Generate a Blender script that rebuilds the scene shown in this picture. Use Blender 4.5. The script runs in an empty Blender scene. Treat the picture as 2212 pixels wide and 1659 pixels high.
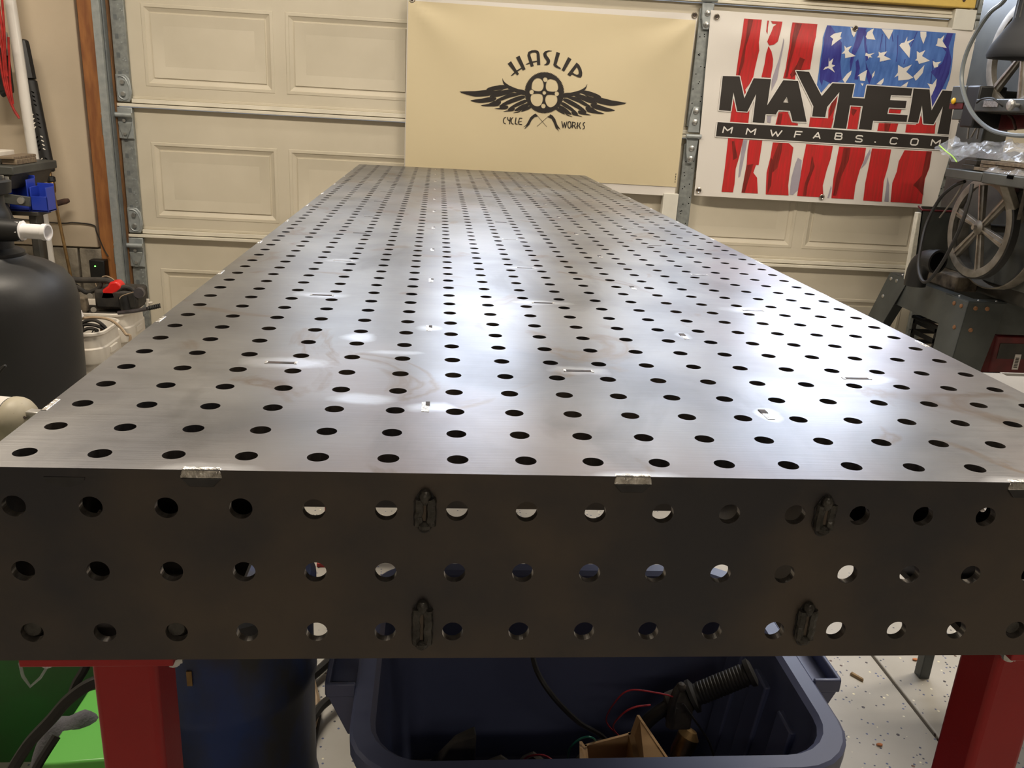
import bpy, bmesh, math, random
import numpy as np
from mathutils import Vector, Matrix, noise
from mathutils.geometry import tessellate_polygon
random.seed(7)
PI = math.pi
sc = bpy.context.scene
COL = sc.collection

# ------------------------------------------------------------------ camera
CR = np.array([[0.9950683, -0.0827144, 0.0547477],
               [0.0257884, -0.3172297, -0.947998],
               [0.0957807, 0.9447347, -0.3135322]])       # right, down, forward
CC = np.array([0.3094242, -0.5452192, 1.1793641])
CF = 1807.804
cam = bpy.data.cameras.new('camera')
cam.sensor_width = 36.0
cam.lens = CF * 36.0 / 2212.0
cam.clip_start = 0.02
camo = bpy.data.objects.new('camera', cam)
COL.objects.link(camo)
camo.matrix_world = Matrix(((CR[0][0], -CR[1][0], -CR[2][0], CC[0]),
                            (CR[0][1], -CR[1][1], -CR[2][1], CC[1]),
                            (CR[0][2], -CR[1][2], -CR[2][2], CC[2]),
                            (0, 0, 0, 1)))
sc.camera = camo

# ------------------------------------------------------------------ world, lights, exposure
w = bpy.data.worlds.new('world'); sc.world = w; w.use_nodes = True
w.node_tree.nodes['Background'].inputs[0].default_value = (0.62, 0.68, 0.78, 1)
w.node_tree.nodes['Background'].inputs[1].default_value = 0.5
sc.view_settings.view_transform = 'Standard'
sc.view_settings.look = 'None'
sc.view_settings.exposure = 0.0
sc.view_settings.gamma = 1.0
sc.view_settings.use_curve_mapping = False

def area(name, loc, rot, sx, sy, power, col):
    l = bpy.data.lights.new(name, 'AREA'); l.shape = 'RECTANGLE'; l.size = sx; l.size_y = sy
    l.energy = power; l.color = col
    o = bpy.data.objects.new(name, l); COL.objects.link(o); o.location = loc; o.rotation_euler = rot
    return o
# daylight entering through the row of windows in the top section of the garage door
WINDOWS = [(-0.33, 0.10), (0.30, 0.72), (1.10, 1.55), (1.72, 2.45)]
WIN_Z = (1.70, 1.93)
WIN_P = [1.4, 5.5, 3.0, 13]
for i, (a, b) in enumerate(WINDOWS):
    area('window_daylight', ((a + b) / 2, 3.09 - 0.033 * (a + b) / 2, (WIN_Z[0] + WIN_Z[1]) / 2), (math.radians(-90), 0, 0),
         b - a, WIN_Z[1] - WIN_Z[0], WIN_P[i], (0.70, 0.80, 1.0))
# ceiling tubes
LAMPS = [((-0.75, 1.6, 2.5), 42), ((2.1, 1.3, 2.5), 44), ((0.9, 2.55, 2.5), 7), ((0.5, -2.4, 2.5), 14)]
for p, e in LAMPS:
    area('ceiling_lamp_light', (p[0], p[1], p[2] - 0.03), (0, 0, 0), 1.2, 0.14, e, (1.0, 0.88, 0.72))

# ------------------------------------------------------------------ helpers
P = 0.0508          # hole pitch of the table
T = 0.93            # table top height

def ray(x, y):
    return ((x - 1106) / CF) * CR[0] + ((y - 829.5) / CF) * CR[1] + CR[2]
def atz(x, y, z):
    d = ray(x, y); return Vector(CC + d * ((z - CC[2]) / d[2]))
def aty(x, y, Y):
    d = ray(x, y); return Vector(CC + d * ((Y - CC[1]) / d[1]))
def atx(x, y, X):
    d = ray(x, y); return Vector(CC + d * ((X - CC[0]) / d[0]))
AD = math.radians(1.9)
DS = np.array([math.cos(AD), -math.sin(AD), 0]); DN = np.array([-math.sin(AD), -math.cos(AD), 0]); DO = np.array([0, 3.2, 0])
def door_sz(x, y, off=0.0):
    """where the line of sight meets the (vertical) door plane, as (along the door, height)"""
    d = ray(x, y); t = ((DO - CC) @ DN + off) / (d @ DN); p = CC + d * t
    return (float((p - DO) @ DS), float(p[2]))
def dw(s, off, z):
    p = DO + DS * s + DN * off; return Vector((p[0], p[1], z))

class MB:
    def __init__(self): self.v = []; self.f = []
    def add(self, vs, fs):
        n = len(self.v); self.v.extend([tuple(p) for p in vs]); self.f.extend([tuple(i + n for i in f) for f in fs]); return self
    def box(self, a, b, M=None):
        (x0, y0, z0), (x1, y1, z1) = a, b
        vs = [Vector(p) for p in ((x0,y0,z0),(x1,y0,z0),(x1,y1,z0),(x0,y1,z0),(x0,y0,z1),(x1,y0,z1),(x1,y1,z1),(x0,y1,z1))]
        if M is not None: vs = [M @ p for p in vs]
        return self.add(vs, [(0,3,2,1),(4,5,6,7),(0,1,5,4),(1,2,6,5),(2,3,7,6),(3,0,4,7)])
    def hexa(self, bot, top):
        n = len(bot)
        return self.add(list(bot) + list(top), [tuple(range(n - 1, -1, -1)), tuple(range(n, 2 * n))] + [(i, (i + 1) % n, n + (i + 1) % n, n + i) for i in range(n)])
    def beam(self, p0, p1, w, h, up=(0, 0, 1)):
        p0, p1 = Vector(p0), Vector(p1); d = (p1 - p0).normalized(); u = Vector(up)
        if abs(d.dot(u)) > 0.98: u = Vector((0, 1, 0))
        s = d.cross(u).normalized() * w / 2; u = s.cross(d).normalized() * h / 2
        return self.hexa([p0 - s - u, p0 + s - u, p0 + s + u, p0 - s + u], [p1 - s - u, p1 + s - u, p1 + s + u, p1 - s + u])
    def cyl(self, p0, p1, r0, r1=None, n=16, cap=True):
        if r1 is None: r1 = r0
        p0, p1 = Vector(p0), Vector(p1); d = (p1 - p0).normalized()
        a = Vector((0, 0, 1)) if abs(d.z) < 0.9 else Vector((1, 0, 0))
        u = d.cross(a).normalized(); v = d.cross(u)
        A = [p0 + (u * math.cos(2*PI*i/n) + v * math.sin(2*PI*i/n)) * r0 for i in range(n)]
        B = [p1 + (u * math.cos(2*PI*i/n) + v * math.sin(2*PI*i/n)) * r1 for i in range(n)]
        f = [(i, n + i, n + (i+1) % n, (i+1) % n) for i in range(n)]
        if cap: f += [tuple(range(n)), tuple(range(2*n - 1, n - 1, -1))]
        return self.add(A + B, f)
    def lathe(self, prof, o=(0,0,0), ax=(0,0,1), n=32, sx=1, sy=1, cap=True):
        o = Vector(o); d = Vector(ax).normalized(); a = Vector((1, 0, 0)) if abs(d.x) < 0.9 else Vector((0, 1, 0))
        v = d.cross(a).normalized(); u = v.cross(d)
        vs = []
        for r, h in prof:
            vs += [o + d * h + (u * math.cos(2*PI*i/n) * sx + v * math.sin(2*PI*i/n) * sy) * r for i in range(n)]
        f = []
        for k in range(len(prof) - 1):
            f += [(k*n + i, k*n + (i+1) % n, (k+1)*n + (i+1) % n, (k+1)*n + i) for i in range(n)]
        if cap and prof[0][0] > 1e-5: f.append(tuple(range(n - 1, -1, -1)))
        if cap and prof[-1][0] > 1e-5: f.append(tuple(range((len(prof)-1)*n, len(prof)*n)))
        return self.add(vs, f)
    def tube(self, pts, r, n=8, smooth=4, closed=False):
        pts = [Vector(p) for p in pts]
        if smooth > 1 and len(pts) > 2: pts = crom(pts, smooth, closed)
        m = len(pts); prev = None; vs = []
        rs = r if isinstance(r, (list, tuple)) else None
        for i, p in enumerate(pts):
            if closed: d = pts[(i+1) % m] - pts[i-1]
            else: d = pts[min(i+1, m-1)] - pts[max(i-1, 0)]
            if d.length < 1e-9: d = Vector((0,0,1))
            d.normalize()
            if prev is None:
                a = Vector((0,0,1)) if abs(d.z) < 0.9 else Vector((1,0,0)); u = d.cross(a).normalized()
            else:
                u = prev - d * prev.dot(d)
                u = u.normalized() if u.length > 1e-6 else d.orthogonal().normalized()
            prev = u; v = d.cross(u)
            rr = r if rs is None else rs[0] + (rs[1] - rs[0]) * i / (m - 1)
            vs += [p + (u * math.cos(2*PI*k/n) + v * math.sin(2*PI*k/n)) * rr for k in range(n)]
        f = []
        for i in range(m if closed else m - 1):
            j = (i + 1) % m
            f += [(i*n + k, i*n + (k+1) % n, j*n + (k+1) % n, j*n + k) for k in range(n)]
        if not closed: f += [tuple(range(n - 1, -1, -1)), tuple(range((m-1)*n, m*n))]
        return self.add(vs, f)
    def ball(self, c, r, n=12, sz=1.0, sx=1.0, sy=1.0, half=False):
        k = n // 2; lo = 0 if half else -PI/2
        prof = [(max(1e-6, r * math.cos(lo + (PI/2 - lo) * i / k)), r * math.sin(lo + (PI/2 - lo) * i / k) * sz) for i in range(k + 1)]
        return self.lathe(prof, c, (0,0,1), n, sx, sy)
    def prism(self, poly, fn, t0, t1):
        """poly: 2-D outline; fn(a, b, t) -> point; extruded from t0 to t1"""
        n = len(poly)
        return self.hexa([fn(a, b, t0) for a, b in poly], [fn(a, b, t1) for a, b in poly])
    def build(self, name, m, parent=None, bevel=0.0, smooth=35, seg=2):
        me = bpy.data.meshes.new(name); me.from_pydata([tuple(p) for p in self.v], [], self.f)
        bm = bmesh.new(); bm.from_mesh(me)
        bmesh.ops.recalc_face_normals(bm, faces=bm.faces)
        bm.to_mesh(me); bm.free()
        if smooth:
            me.polygons.foreach_set('use_smooth', [True] * len(me.polygons))
            me.set_sharp_from_angle(angle=math.radians(smooth))
        if m: me.materials.append(M[m] if isinstance(m, str) else m)
        o = bpy.data.objects.new(name, me); COL.objects.link(o)
        if parent: o.parent = parent
        if bevel:
            b = o.modifiers.new('bevel', 'BEVEL'); b.width = bevel; b.segments = seg; b.limit_method = 'ANGLE'; b.angle_limit = math.radians(40)
        return o

def crom(pts, k, closed=False):
    out = []; m = len(pts)
    for i in range(m if closed else m - 1):
        if closed: a, b, c, d = pts[i-1], pts[i], pts[(i+1) % m], pts[(i+2) % m]
        else: a, b, c, d = pts[max(i-1, 0)], pts[i], pts[i+1], pts[min(i+2, m-1)]
        for j in range(k):
            t = j / k
            out.append(0.5 * ((2*b) + (c - a)*t + (2*a - 5*b + 4*c - d)*t*t + (3*b - a - 3*c + d)*t*t*t))
    if not closed: out.append(pts[-1])
    return out

def tag(o, label=None, cat=None, group=None, kind=None):
    if label: o['label'] = label
    if cat: o['category'] = cat
    if group: o['group'] = group
    if kind: o['kind'] = kind
    return o
def thing(name, label, cat, loc=(0,0,0), rz=0.0, group=None, kind=None):
    o = bpy.data.objects.new(name, None); COL.objects.link(o); o.location = loc; o.rotation_euler = (0,0,rz)
    o.empty_display_size = 0.05
    return tag(o, label, cat, group, kind)
def share(o, name, parent, M4=None):
    c = o.copy(); COL.objects.link(c); c.parent = parent
    if M4 is not None: c.matrix_local = M4
    return c

# ------------------------------------------------------------------ materials
M = {}
def mat(name, col, rough=0.6, metal=0.0, var=0.0, scale=8.0, col2=None, bump=0.0, bscale=60.0, spec=None, stretch=None, rvar=0.0, trans=0.0, alpha=1.0, thresh=None, emit=None):
    m = bpy.data.materials.new(name); m.use_nodes = True; nt = m.node_tree; bs = nt.nodes['Principled BSDF']
    bs.inputs['Roughness'].default_value = rough; bs.inputs['Metallic'].default_value = metal
    bs.inputs['Base Color'].default_value = (*col, 1)
    if spec is not None: bs.inputs['Specular IOR Level'].default_value = spec
    if trans: bs.inputs['Transmission Weight'].default_value = trans
    if alpha < 1: bs.inputs['Alpha'].default_value = alpha
    if emit:
        bs.inputs['Emission Color'].default_value = (*emit[:3], 1); bs.inputs['Emission Strength'].default_value = emit[3]
    tc = nt.nodes.new('ShaderNodeTexCoord'); mp = nt.nodes.new('ShaderNodeMapping')
    nt.links.new(tc.outputs['Object'], mp.inputs[0])
    if stretch: mp.inputs['Scale'].default_value = stretch
    if col2 or var:
        no = nt.nodes.new('ShaderNodeTexNoise'); no.inputs['Scale'].default_value = scale; no.inputs['Detail'].default_value = 6
        nt.links.new(mp.outputs[0], no.inputs['Vector'])
        rp = nt.nodes.new('ShaderNodeValToRGB')
        c2 = col2 if col2 else tuple(c * (1 - var) for c in col)
        lo, hi = thresh if thresh else (0.35, 0.65)
        rp.color_ramp.elements[0].position = lo; rp.color_ramp.elements[0].color = (*c2, 1)
        rp.color_ramp.elements[1].position = hi; rp.color_ramp.elements[1].color = (*col, 1)
        nt.links.new(no.outputs[0], rp.inputs[0]); nt.links.new(rp.outputs[0], bs.inputs['Base Color'])
        if rvar:
            mr = nt.nodes.new('ShaderNodeMapRange'); mr.inputs[3].default_value = rough - rvar; mr.inputs[4].default_value = rough + rvar
            nt.links.new(no.outputs[0], mr.inputs[0]); nt.links.new(mr.outputs[0], bs.inputs['Roughness'])
    if bump:
        nb = nt.nodes.new('ShaderNodeTexNoise'); nb.inputs['Scale'].default_value = bscale; nb.inputs['Detail'].default_value = 3
        bu = nt.nodes.new('ShaderNodeBump'); bu.inputs['Strength'].default_value = bump; bu.inputs['Distance'].default_value = 0.002
        nt.links.new(mp.outputs[0], nb.inputs['Vector']); nt.links.new(nb.outputs[0], bu.inputs['Height']); nt.links.new(bu.outputs[0], bs.inputs['Normal'])
    M[name] = m
    return m

mat('mill', (0.11, 0.09, 0.075), 0.42, 0.55, col2=(0.058, 0.056, 0.062), scale=7, thresh=(.38,.62), bump=0.15, bscale=90, rvar=0.1)
mat('weld', (0.10, 0.095, 0.088), 0.4, 0.7, var=0.5, scale=90, bump=0.6, bscale=220)
mat('cut_edge', (0.5, 0.46, 0.42), 0.35, 0.9, var=.4, scale=150)
mat('weld_dark', (0.062, 0.06, 0.062), 0.5, 0.45, var=0.35, scale=60)
mat('ground', (0.93, 0.91, 0.88), 0.28, 1.0, col2=(0.5, 0.48, 0.45), scale=160, bump=0.6, bscale=200, rvar=0.1)
mat('slot_dark', (0.02, 0.018, 0.016), 0.6, 0.4, col2=(0.09, 0.06, 0.05), scale=120)
mat('slot_grey', (0.42, 0.4, 0.38), 0.35, 0.9, col2=(0.12, 0.11, 0.1), scale=90)
mat('rib_tab', (0.13, 0.105, 0.085), 0.45, 0.7, var=.4, scale=60)
mat('red_paint', (0.38, 0.010, 0.012), 0.42, 0.0, var=0.15, scale=6, bump=0.08, bscale=300)
mat('zinc', (0.62, 0.62, 0.6), 0.35, 0.9, var=0.3, scale=40)
mat('galv', (0.34, 0.36, 0.35), 0.5, 0.45, col2=(0.24, 0.26, 0.255), scale=45, bump=0.05, bscale=80)
mat('galv_light', (0.42, 0.45, 0.45), 0.45, 0.4, col2=(0.33, 0.36, 0.37), scale=40)
mat('galv_dark', (0.2, 0.22, 0.23), 0.5, 0.4, var=0.2, scale=40)
mat('door_paint', (0.67, 0.61, 0.49), 0.5, 0.0, col2=(0.60, 0.545, 0.43), scale=3, bump=0.03, bscale=40)
mat('door_edge', (0.80, 0.75, 0.63), 0.45, 0.0, var=0.12, scale=9)
mat('drywall', (0.68, 0.57, 0.43), 0.85, 0.0, col2=(0.61, 0.51, 0.38), scale=3.2, bump=0.08, bscale=160)
mat('block', (0.46, 0.41, 0.33), 0.95, 0.0, col2=(0.2, 0.18, 0.145), scale=14, bump=0.8, bscale=120)
mat('mortar', (0.42, 0.39, 0.32), 0.95, bump=0.5, bscale=150)
mat('ceiling_paint', (0.42, 0.39, 0.34), 0.9, var=0.08, scale=2)
mat('wall_paint', (0.46, 0.42, 0.35), 0.9, var=0.2, scale=1.5)
mat('jamb_wood', (0.45, 0.19, 0.06), 0.6, 0.0, col2=(0.27, 0.10, 0.035), scale=6, stretch=(6, 6, 1.2), bump=0.2, bscale=30)
mat('brown_strip', (0.25, 0.12, 0.045), 0.55, 0.1, col2=(0.12, 0.055, 0.02), scale=12, stretch=(10, 10, 1))
mat('white_wood', (0.78, 0.76, 0.68), 0.6, var=0.1, scale=8)
mat('yellow', (0.80, 0.56, 0.14), 0.5, var=0.15, scale=10)
mat('banner_cream', (0.74, 0.635, 0.42), 0.42, 0.0, var=0.06, scale=1.2, spec=0.35)
mat('banner_white', (0.80, 0.76, 0.71), 0.4, 0.0, spec=0.4)
mat('ink', (0.035, 0.03, 0.027), 0.5, spec=0.3)
mat('ink_red', (0.62, 0.026, 0.03), 0.45, col2=(0.45, 0.035, 0.03), scale=14, stretch=(9, 9, 0.7), spec=0.3)
mat('ink_red_dark', (0.17, 0.018, 0.016), 0.45, col2=(0.26, 0.03, 0.022), scale=14, stretch=(9, 9, 0.7), spec=0.3)
mat('ink_blue', (0.10, 0.22, 0.58), 0.4, col2=(0.065, 0.15, 0.46), scale=10, stretch=(6, 6, 0.8), spec=0.4)
mat('ink_navy', (0.04, 0.035, 0.25), 0.4, col2=(0.06, 0.07, 0.34), scale=14, stretch=(6, 6, 0.8), spec=0.4)
mat('ink_violet', (0.42, 0.38, 0.45), 0.45, var=0.2, scale=10)
mat('ink_star', (0.83, 0.8, 0.76), 0.45)
mat('grommet', (0.5, 0.44, 0.36), 0.25, 1.0)
mat('hole_black', (0.004, 0.004, 0.004), 0.9, spec=0.0)
mat('tank_black', (0.022, 0.022, 0.023), 0.48, 0.0, var=0.2, scale=4, bump=0.12, bscale=120)
mat('black_plastic', (0.014, 0.014, 0.014), 0.5, var=0.3, scale=12)
mat('black_rubber', (0.016, 0.015, 0.014), 0.6, var=0.4, scale=20, bump=0.1, bscale=60)
mat('dusty_black', (0.05, 0.042, 0.034), 0.7, col2=(0.015, 0.014, 0.013), scale=22)
mat('pvc', (0.82, 0.80, 0.80), 0.3)
mat('pole_white', (0.78, 0.75, 0.70), 0.28, var=0.1, scale=6)
mat('pail', (0.76, 0.71, 0.63), 0.45, 0.0, col2=(0.55, 0.47, 0.38), scale=6, thresh=(0.3, 0.5))
mat('red_plastic', (0.70, 0.02, 0.015), 0.35)
mat('red_cord', (0.5, 0.02, 0.015), 0.5, var=0.4, scale=40)
mat('blue_bin', (0.02, 0.05, 0.42), 0.35)
mat('shade_black', (0.03, 0.031, 0.034), 0.85, spec=.2)
mat('brass', (0.42, 0.27, 0.12), 0.35, 0.9, var=0.4, scale=30)
mat('rust_rod', (0.10, 0.055, 0.04), 0.7, 0.3, col2=(0.05, 0.03, 0.025), scale=50)
mat('mud_metal', (0.22, 0.18, 0.13), 0.8, 0.2, col2=(0.05, 0.04, 0.03), scale=24)
mat('saw_grey', (0.078, 0.08, 0.071), 0.5, 0.05, col2=(0.048, 0.05, 0.045), scale=7, bump=0.06, bscale=90)
mat('saw_dark', (0.03, 0.03, 0.027), 0.55, 0.1, col2=(0.07, 0.062, 0.05), scale=10)
mat('stand_grey', (0.075, 0.083, 0.08), 0.45, 0.1, col2=(0.052, 0.058, 0.056), scale=9, bump=0.06, bscale=200)
mat('cast_alu', (0.30, 0.275, 0.235), 0.5, 0.5, col2=(0.17, 0.15, 0.12), scale=20)
mat('steel_bare', (0.5, 0.47, 0.43), 0.35, 0.9, col2=(0.3, 0.26, 0.22), scale=30)
mat('rusty_rivet', (0.33, 0.17, 0.08), 0.8, 0.2, col2=(0.2, 0.09, 0.04), scale=300)
mat('tote', (0.10, 0.118, 0.215), 0.36, 0.0, var=0.12, scale=5)
mat('drum_blue', (0.018, 0.05, 0.2), 0.45, 0.0, col2=(0.035, 0.038, 0.045), scale=6.5, stretch=(1, 1, 0.6), thresh=(0.42, 0.58))
mat('green_dark', (0.02, 0.17, 0.028), 0.4, col2=(0.03, 0.08, 0.02), scale=4)
mat('green_bright', (0.17, 0.60, 0.11), 0.35)
mat('rag_grey', (0.14, 0.14, 0.16), 0.95, bump=0.6, bscale=200)
mat('cardboard', (0.40, 0.25, 0.12), 0.85, var=0.15, scale=20)
mat('cable_grey', (0.13, 0.145, 0.145), 0.4)
mat('cable_beige', (0.42, 0.31, 0.2), 0.5, var=0.2, scale=30)
mat('wood_old', (0.26, 0.20, 0.13), 0.75, col2=(0.14, 0.10, 0.07), scale=10, stretch=(1, 8, 8))
mat('motor_cream', (0.50, 0.45, 0.34), 0.5, var=0.2, scale=12)
mat('motor_black', (0.025, 0.022, 0.02), 0.45)
mat('label_paper', (0.72, 0.68, 0.64), 0.6)
mat('label_grey', (0.4, 0.37, 0.36), 0.6, var=0.5, scale=160)
mat('orange_print', (0.6, 0.16, 0.06), 0.6)
mat('amber', (0.85, 0.5, 0.02), 0.3)
mat('dark_red', (0.14, 0.012, 0.014), 0.5, var=0.4, scale=18)
mat('wire_red', (0.35, 0.02, 0.03), 0.4)
mat('wire_green', (0.01, 0.13, 0.09), 0.4)
mat('yellow_plastic', (0.8, 0.62, 0.03), 0.4)
mat('foam', (0.72, 0.69, 0.58), 0.9, var=0.2, scale=60)
mat('cart_steel', (0.62, 0.60, 0.57), 0.4, 0.7, var=0.2, scale=5)
mat('lamp_case', (0.7, 0.7, 0.68), 0.5)
mat('lamp_glow', (1, 1, 1), 0.5, emit=(1.0, 0.93, 0.82, 6.0))
mat('led_green', (0.1, 0.9, 0.1), 0.5, emit=(0.15, 1.0, 0.1, 6.0))
mat('day_glow', (1, 1, 1), 0.5, emit=(0.75, 0.86, 1.0, 5.0))
mat('leaf', (0.36, 0.25, 0.13), 0.8, var=0.4, scale=60)
mat('orange_leaf', (0.7, 0.26, 0.10), 0.8, var=0.4, scale=60)
mat('bag_film', (0.62, 0.64, 0.68), 0.12, 0.0, alpha=0.27, bump=0.5, bscale=30)
mat('bag_green', (0.45, 0.75, 0.10), 0.3)
mat('grey_parts', (0.13, 0.12, 0.13), 0.35, 0.5, var=0.5, scale=25)

# ground steel of the table top: mottled mill marks, fine brushing, bright spots where the welds were ground flush
def make_steel():
    m = bpy.data.materials.new('ground_steel_top'); m.use_nodes = True; nt = m.node_tree; N = nt.nodes; L = nt.links
    bs = N['Principled BSDF']; bs.inputs['Metallic'].default_value = 0.85; bs.inputs['Specular IOR Level'].default_value = 0.3
    tc = N.new('ShaderNodeTexCoord')
    def noi(scale, det, st=None, dist=0.0):
        n = N.new('ShaderNodeTexNoise'); n.inputs['Scale'].default_value = scale; n.inputs['Detail'].default_value = det; n.inputs['Distortion'].default_value = dist
        if st:
            mp = N.new('ShaderNodeMapping'); mp.inputs['Scale'].default_value = st; L.new(tc.outputs['Object'], mp.inputs[0]); L.new(mp.outputs[0], n.inputs['Vector'])
        else: L.new(tc.outputs['Object'], n.inputs['Vector'])
        return n.outputs[0]
    def ramp(src, stops):
        r = N.new('ShaderNodeValToRGB'); e = r.color_ramp.elements
        e[0].position, e[0].color = stops[0][0], (*stops[0][1], 1); e[1].position, e[1].color = stops[-1][0], (*stops[-1][1], 1)
        for p, c in stops[1:-1]: x = e.new(p); x.color = (*c, 1)
        L.new(src, r.inputs[0]); return r.outputs[0]
    def mix(kind, fac, a, b):
        x = N.new('ShaderNodeMix'); x.data_type = 'RGBA'; x.blend_type = kind
        if isinstance(fac, float): x.inputs[0].default_value = fac
        else: L.new(fac, x.inputs[0])
        for s, i in ((a, 6), (b, 7)):
            if isinstance(s, tuple): x.inputs[i].default_value = (*s, 1)
            else: L.new(s, x.inputs[i])
        return x.outputs[2]
    def mth(op, a, b=None, clamp=False):
        x = N.new('ShaderNodeMath'); x.operation = op; x.use_clamp = clamp
        for i, s in enumerate((a, b)):
            if s is None: continue
            if isinstance(s, (int, float)): x.inputs[i].default_value = s
            else: L.new(s, x.inputs[i])
        return x.outputs[0]
    base = ramp(noi(5.0, 7, None, 0.6), [(0.3, (0.125, 0.126, 0.136)), (0.5, (0.20, 0.199, 0.203)), (0.7, (0.265, 0.262, 0.262))])
    pink = ramp(noi(2.6, 4, (1, .5, 1), 0.4), [(0.5, (0, 0, 0)), (0.68, (0.8, 0.8, 0.8))])
    base = mix('MIX', mth('MULTIPLY', pink, 0.6), base, (0.25, 0.175, 0.155))
    rust = ramp(noi(7.5, 6, (1, .8, 1), 1.4), [(0.60, (0, 0, 0)), (0.66, (1, 1, 1)), (0.70, (0.2, 0.2, 0.2))])
    base = mix('MIX', mth('MULTIPLY', rust, 0.7), base, (0.14, 0.095, 0.06))
    dark = ramp(noi(3.3, 8, (2.2, .9, 1), 0.9), [(0.60, (0, 0, 0)), (0.72, (1, 1, 1))])
    base = mix('MIX', mth('MULTIPLY', dark, 0.7), base, (0.09, 0.088, 0.088))
    # ground spots (ellipses on the plate, metres): x, y, radius x, radius y
    sep = N.new('ShaderNodeSeparateXYZ'); 
    wob = N.new('ShaderNodeTexNoise'); wob.inputs['Scale'].default_value = 26; wob.inputs['Detail'].default_value = 3; L.new(tc.outputs['Object'], wob.inputs['Vector'])
    L.new(tc.outputs['Object'], sep.inputs[0])
    wv = mth('MULTIPLY', mth('SUBTRACT', wob.outputs[0], 0.5), 1.3)
    tot = None
    for (x, y, rx, ry) in GRIND:
        dx = mth('DIVIDE', mth('SUBTRACT', sep.outputs[0], x), rx); dy = mth('DIVIDE', mth('SUBTRACT', sep.outputs[1], y), ry)
        d = mth('ADD', mth('SQRT', mth('ADD', mth('MULTIPLY', dx, dx), mth('MULTIPLY', dy, dy))), wv)
        k = mth('MULTIPLY', mth('SUBTRACT', 1.0, d), 1.8, True)
        tot = k if tot is None else mth('MAXIMUM', tot, k)
    base = mix('MIX', mth('MULTIPLY', tot, 0.7), base, (0.50, 0.51, 0.54))
    L.new(base, bs.inputs['Base Color'])
    r = mth('ADD', mth('ADD', mth('MULTIPLY', noi(4.0, 7, (1.4, .8, 1), .8), 0.18), mth('MULTIPLY', noi(40.0, 5, (0.5, 2.5, 1)), 0.06)), 0.215)
    r = mth('SUBTRACT', r, mth('MULTIPLY', tot, 0.03))
    L.new(r, bs.inputs['Roughness'])
    bu = N.new('ShaderNodeBump'); bu.inputs['Strength'].default_value = 0.10; bu.inputs['Distance'].default_value = 0.0008
    L.new(noi(70.0, 4, (0.25, 5, 1)), bu.inputs['Height']); L.new(bu.outputs[0], bs.inputs['Normal'])
    M['steel_top'] = m
GRIND = [(3.2*P, 5.0*P, .055, .022), (9.0*P, 5.0*P, .04, .018), (14.8*P, 5.0*P, .045, .02), (6.03*P, 2.7*P, .03, .017), (6.03*P, 8.0*P, .018, .015),
         (12*P, 2.7*P, .014, .02), (12*P, 8.0*P, .012, .018), (3.25*P, 11*P, .045, .02), (9*P, 11*P, .04, .016), (14.8*P, 11*P, .05, .02), (9*P, 16*P, .03, .015), (3.2*P, 16*P, .03, .02),
         (5.3*P, 5.9*P, .035, .010), (4.5*P, 7.0*P, .022, .022), (4.9*P, 3.0*P, .04, .016), (3*P, 0, .04, .012), (9*P, 0, .04, .012), (15*P, 0, .04, .012)]
make_steel()

# epoxy floor with coloured flakes
def make_floor():
    m = bpy.data.materials.new('epoxy_flake_floor'); m.use_nodes = True; nt = m.node_tree; N = nt.nodes; L = nt.links
    bs = N['Principled BSDF']; bs.inputs['Roughness'].default_value = 0.42
    tc = N.new('ShaderNodeTexCoord')
    no = N.new('ShaderNodeTexNoise'); no.inputs['Scale'].default_value = 3; no.inputs['Detail'].default_value = 6; L.new(tc.outputs['Object'], no.inputs['Vector'])
    rp = N.new('ShaderNodeValToRGB'); rp.color_ramp.elements[0].position = .3; rp.color_ramp.elements[0].color = (.41, .39, .345, 1); rp.color_ramp.elements[1].position = .62; rp.color_ramp.elements[1].color = (.55, .53, .485, 1)
    L.new(no.outputs[0], rp.inputs[0]); cur = rp.outputs[0]
    for sc_, dens, size, cols in ((110, .82, .27, ((.06, .06, .07), (.12, .15, .3))), (80, .90, .22, ((.78, .76, .66), (.9, .85, .6))), (60, .93, .22, ((.05, .05, .06), (.2, .12, .08)))):
        vo = N.new('ShaderNodeTexVoronoi'); vo.inputs['Scale'].default_value = sc_; L.new(tc.outputs['Object'], vo.inputs['Vector'])
        sp = N.new('ShaderNodeSeparateColor'); L.new(vo.outputs['Color'], sp.inputs[0])
        a = N.new('ShaderNodeMath'); a.operation = 'GREATER_THAN'; a.inputs[1].default_value = dens; L.new(sp.outputs[0], a.inputs[0])
        b = N.new('ShaderNodeMath'); b.operation = 'LESS_THAN'; b.inputs[1].default_value = size; L.new(vo.outputs['Distance'], b.inputs[0])
        c = N.new('ShaderNodeMath'); c.operation = 'MULTIPLY'; L.new(a.outputs[0], c.inputs[0]); L.new(b.outputs[0], c.inputs[1])
        k = N.new('ShaderNodeMix'); k.data_type = 'RGBA'; L.new(sp.outputs[1], k.inputs[0]); k.inputs[6].default_value = (*cols[0], 1); k.inputs[7].default_value = (*cols[1], 1)
        x = N.new('ShaderNodeMix'); x.data_type = 'RGBA'; L.new(c.outputs[0], x.inputs[0]); L.new(cur, x.inputs[6]); L.new(k.outputs[2], x.inputs[7]); cur = x.outputs[2]
    L.new(cur, bs.inputs['Base Color'])
    M['floor'] = m
make_floor()

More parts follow.
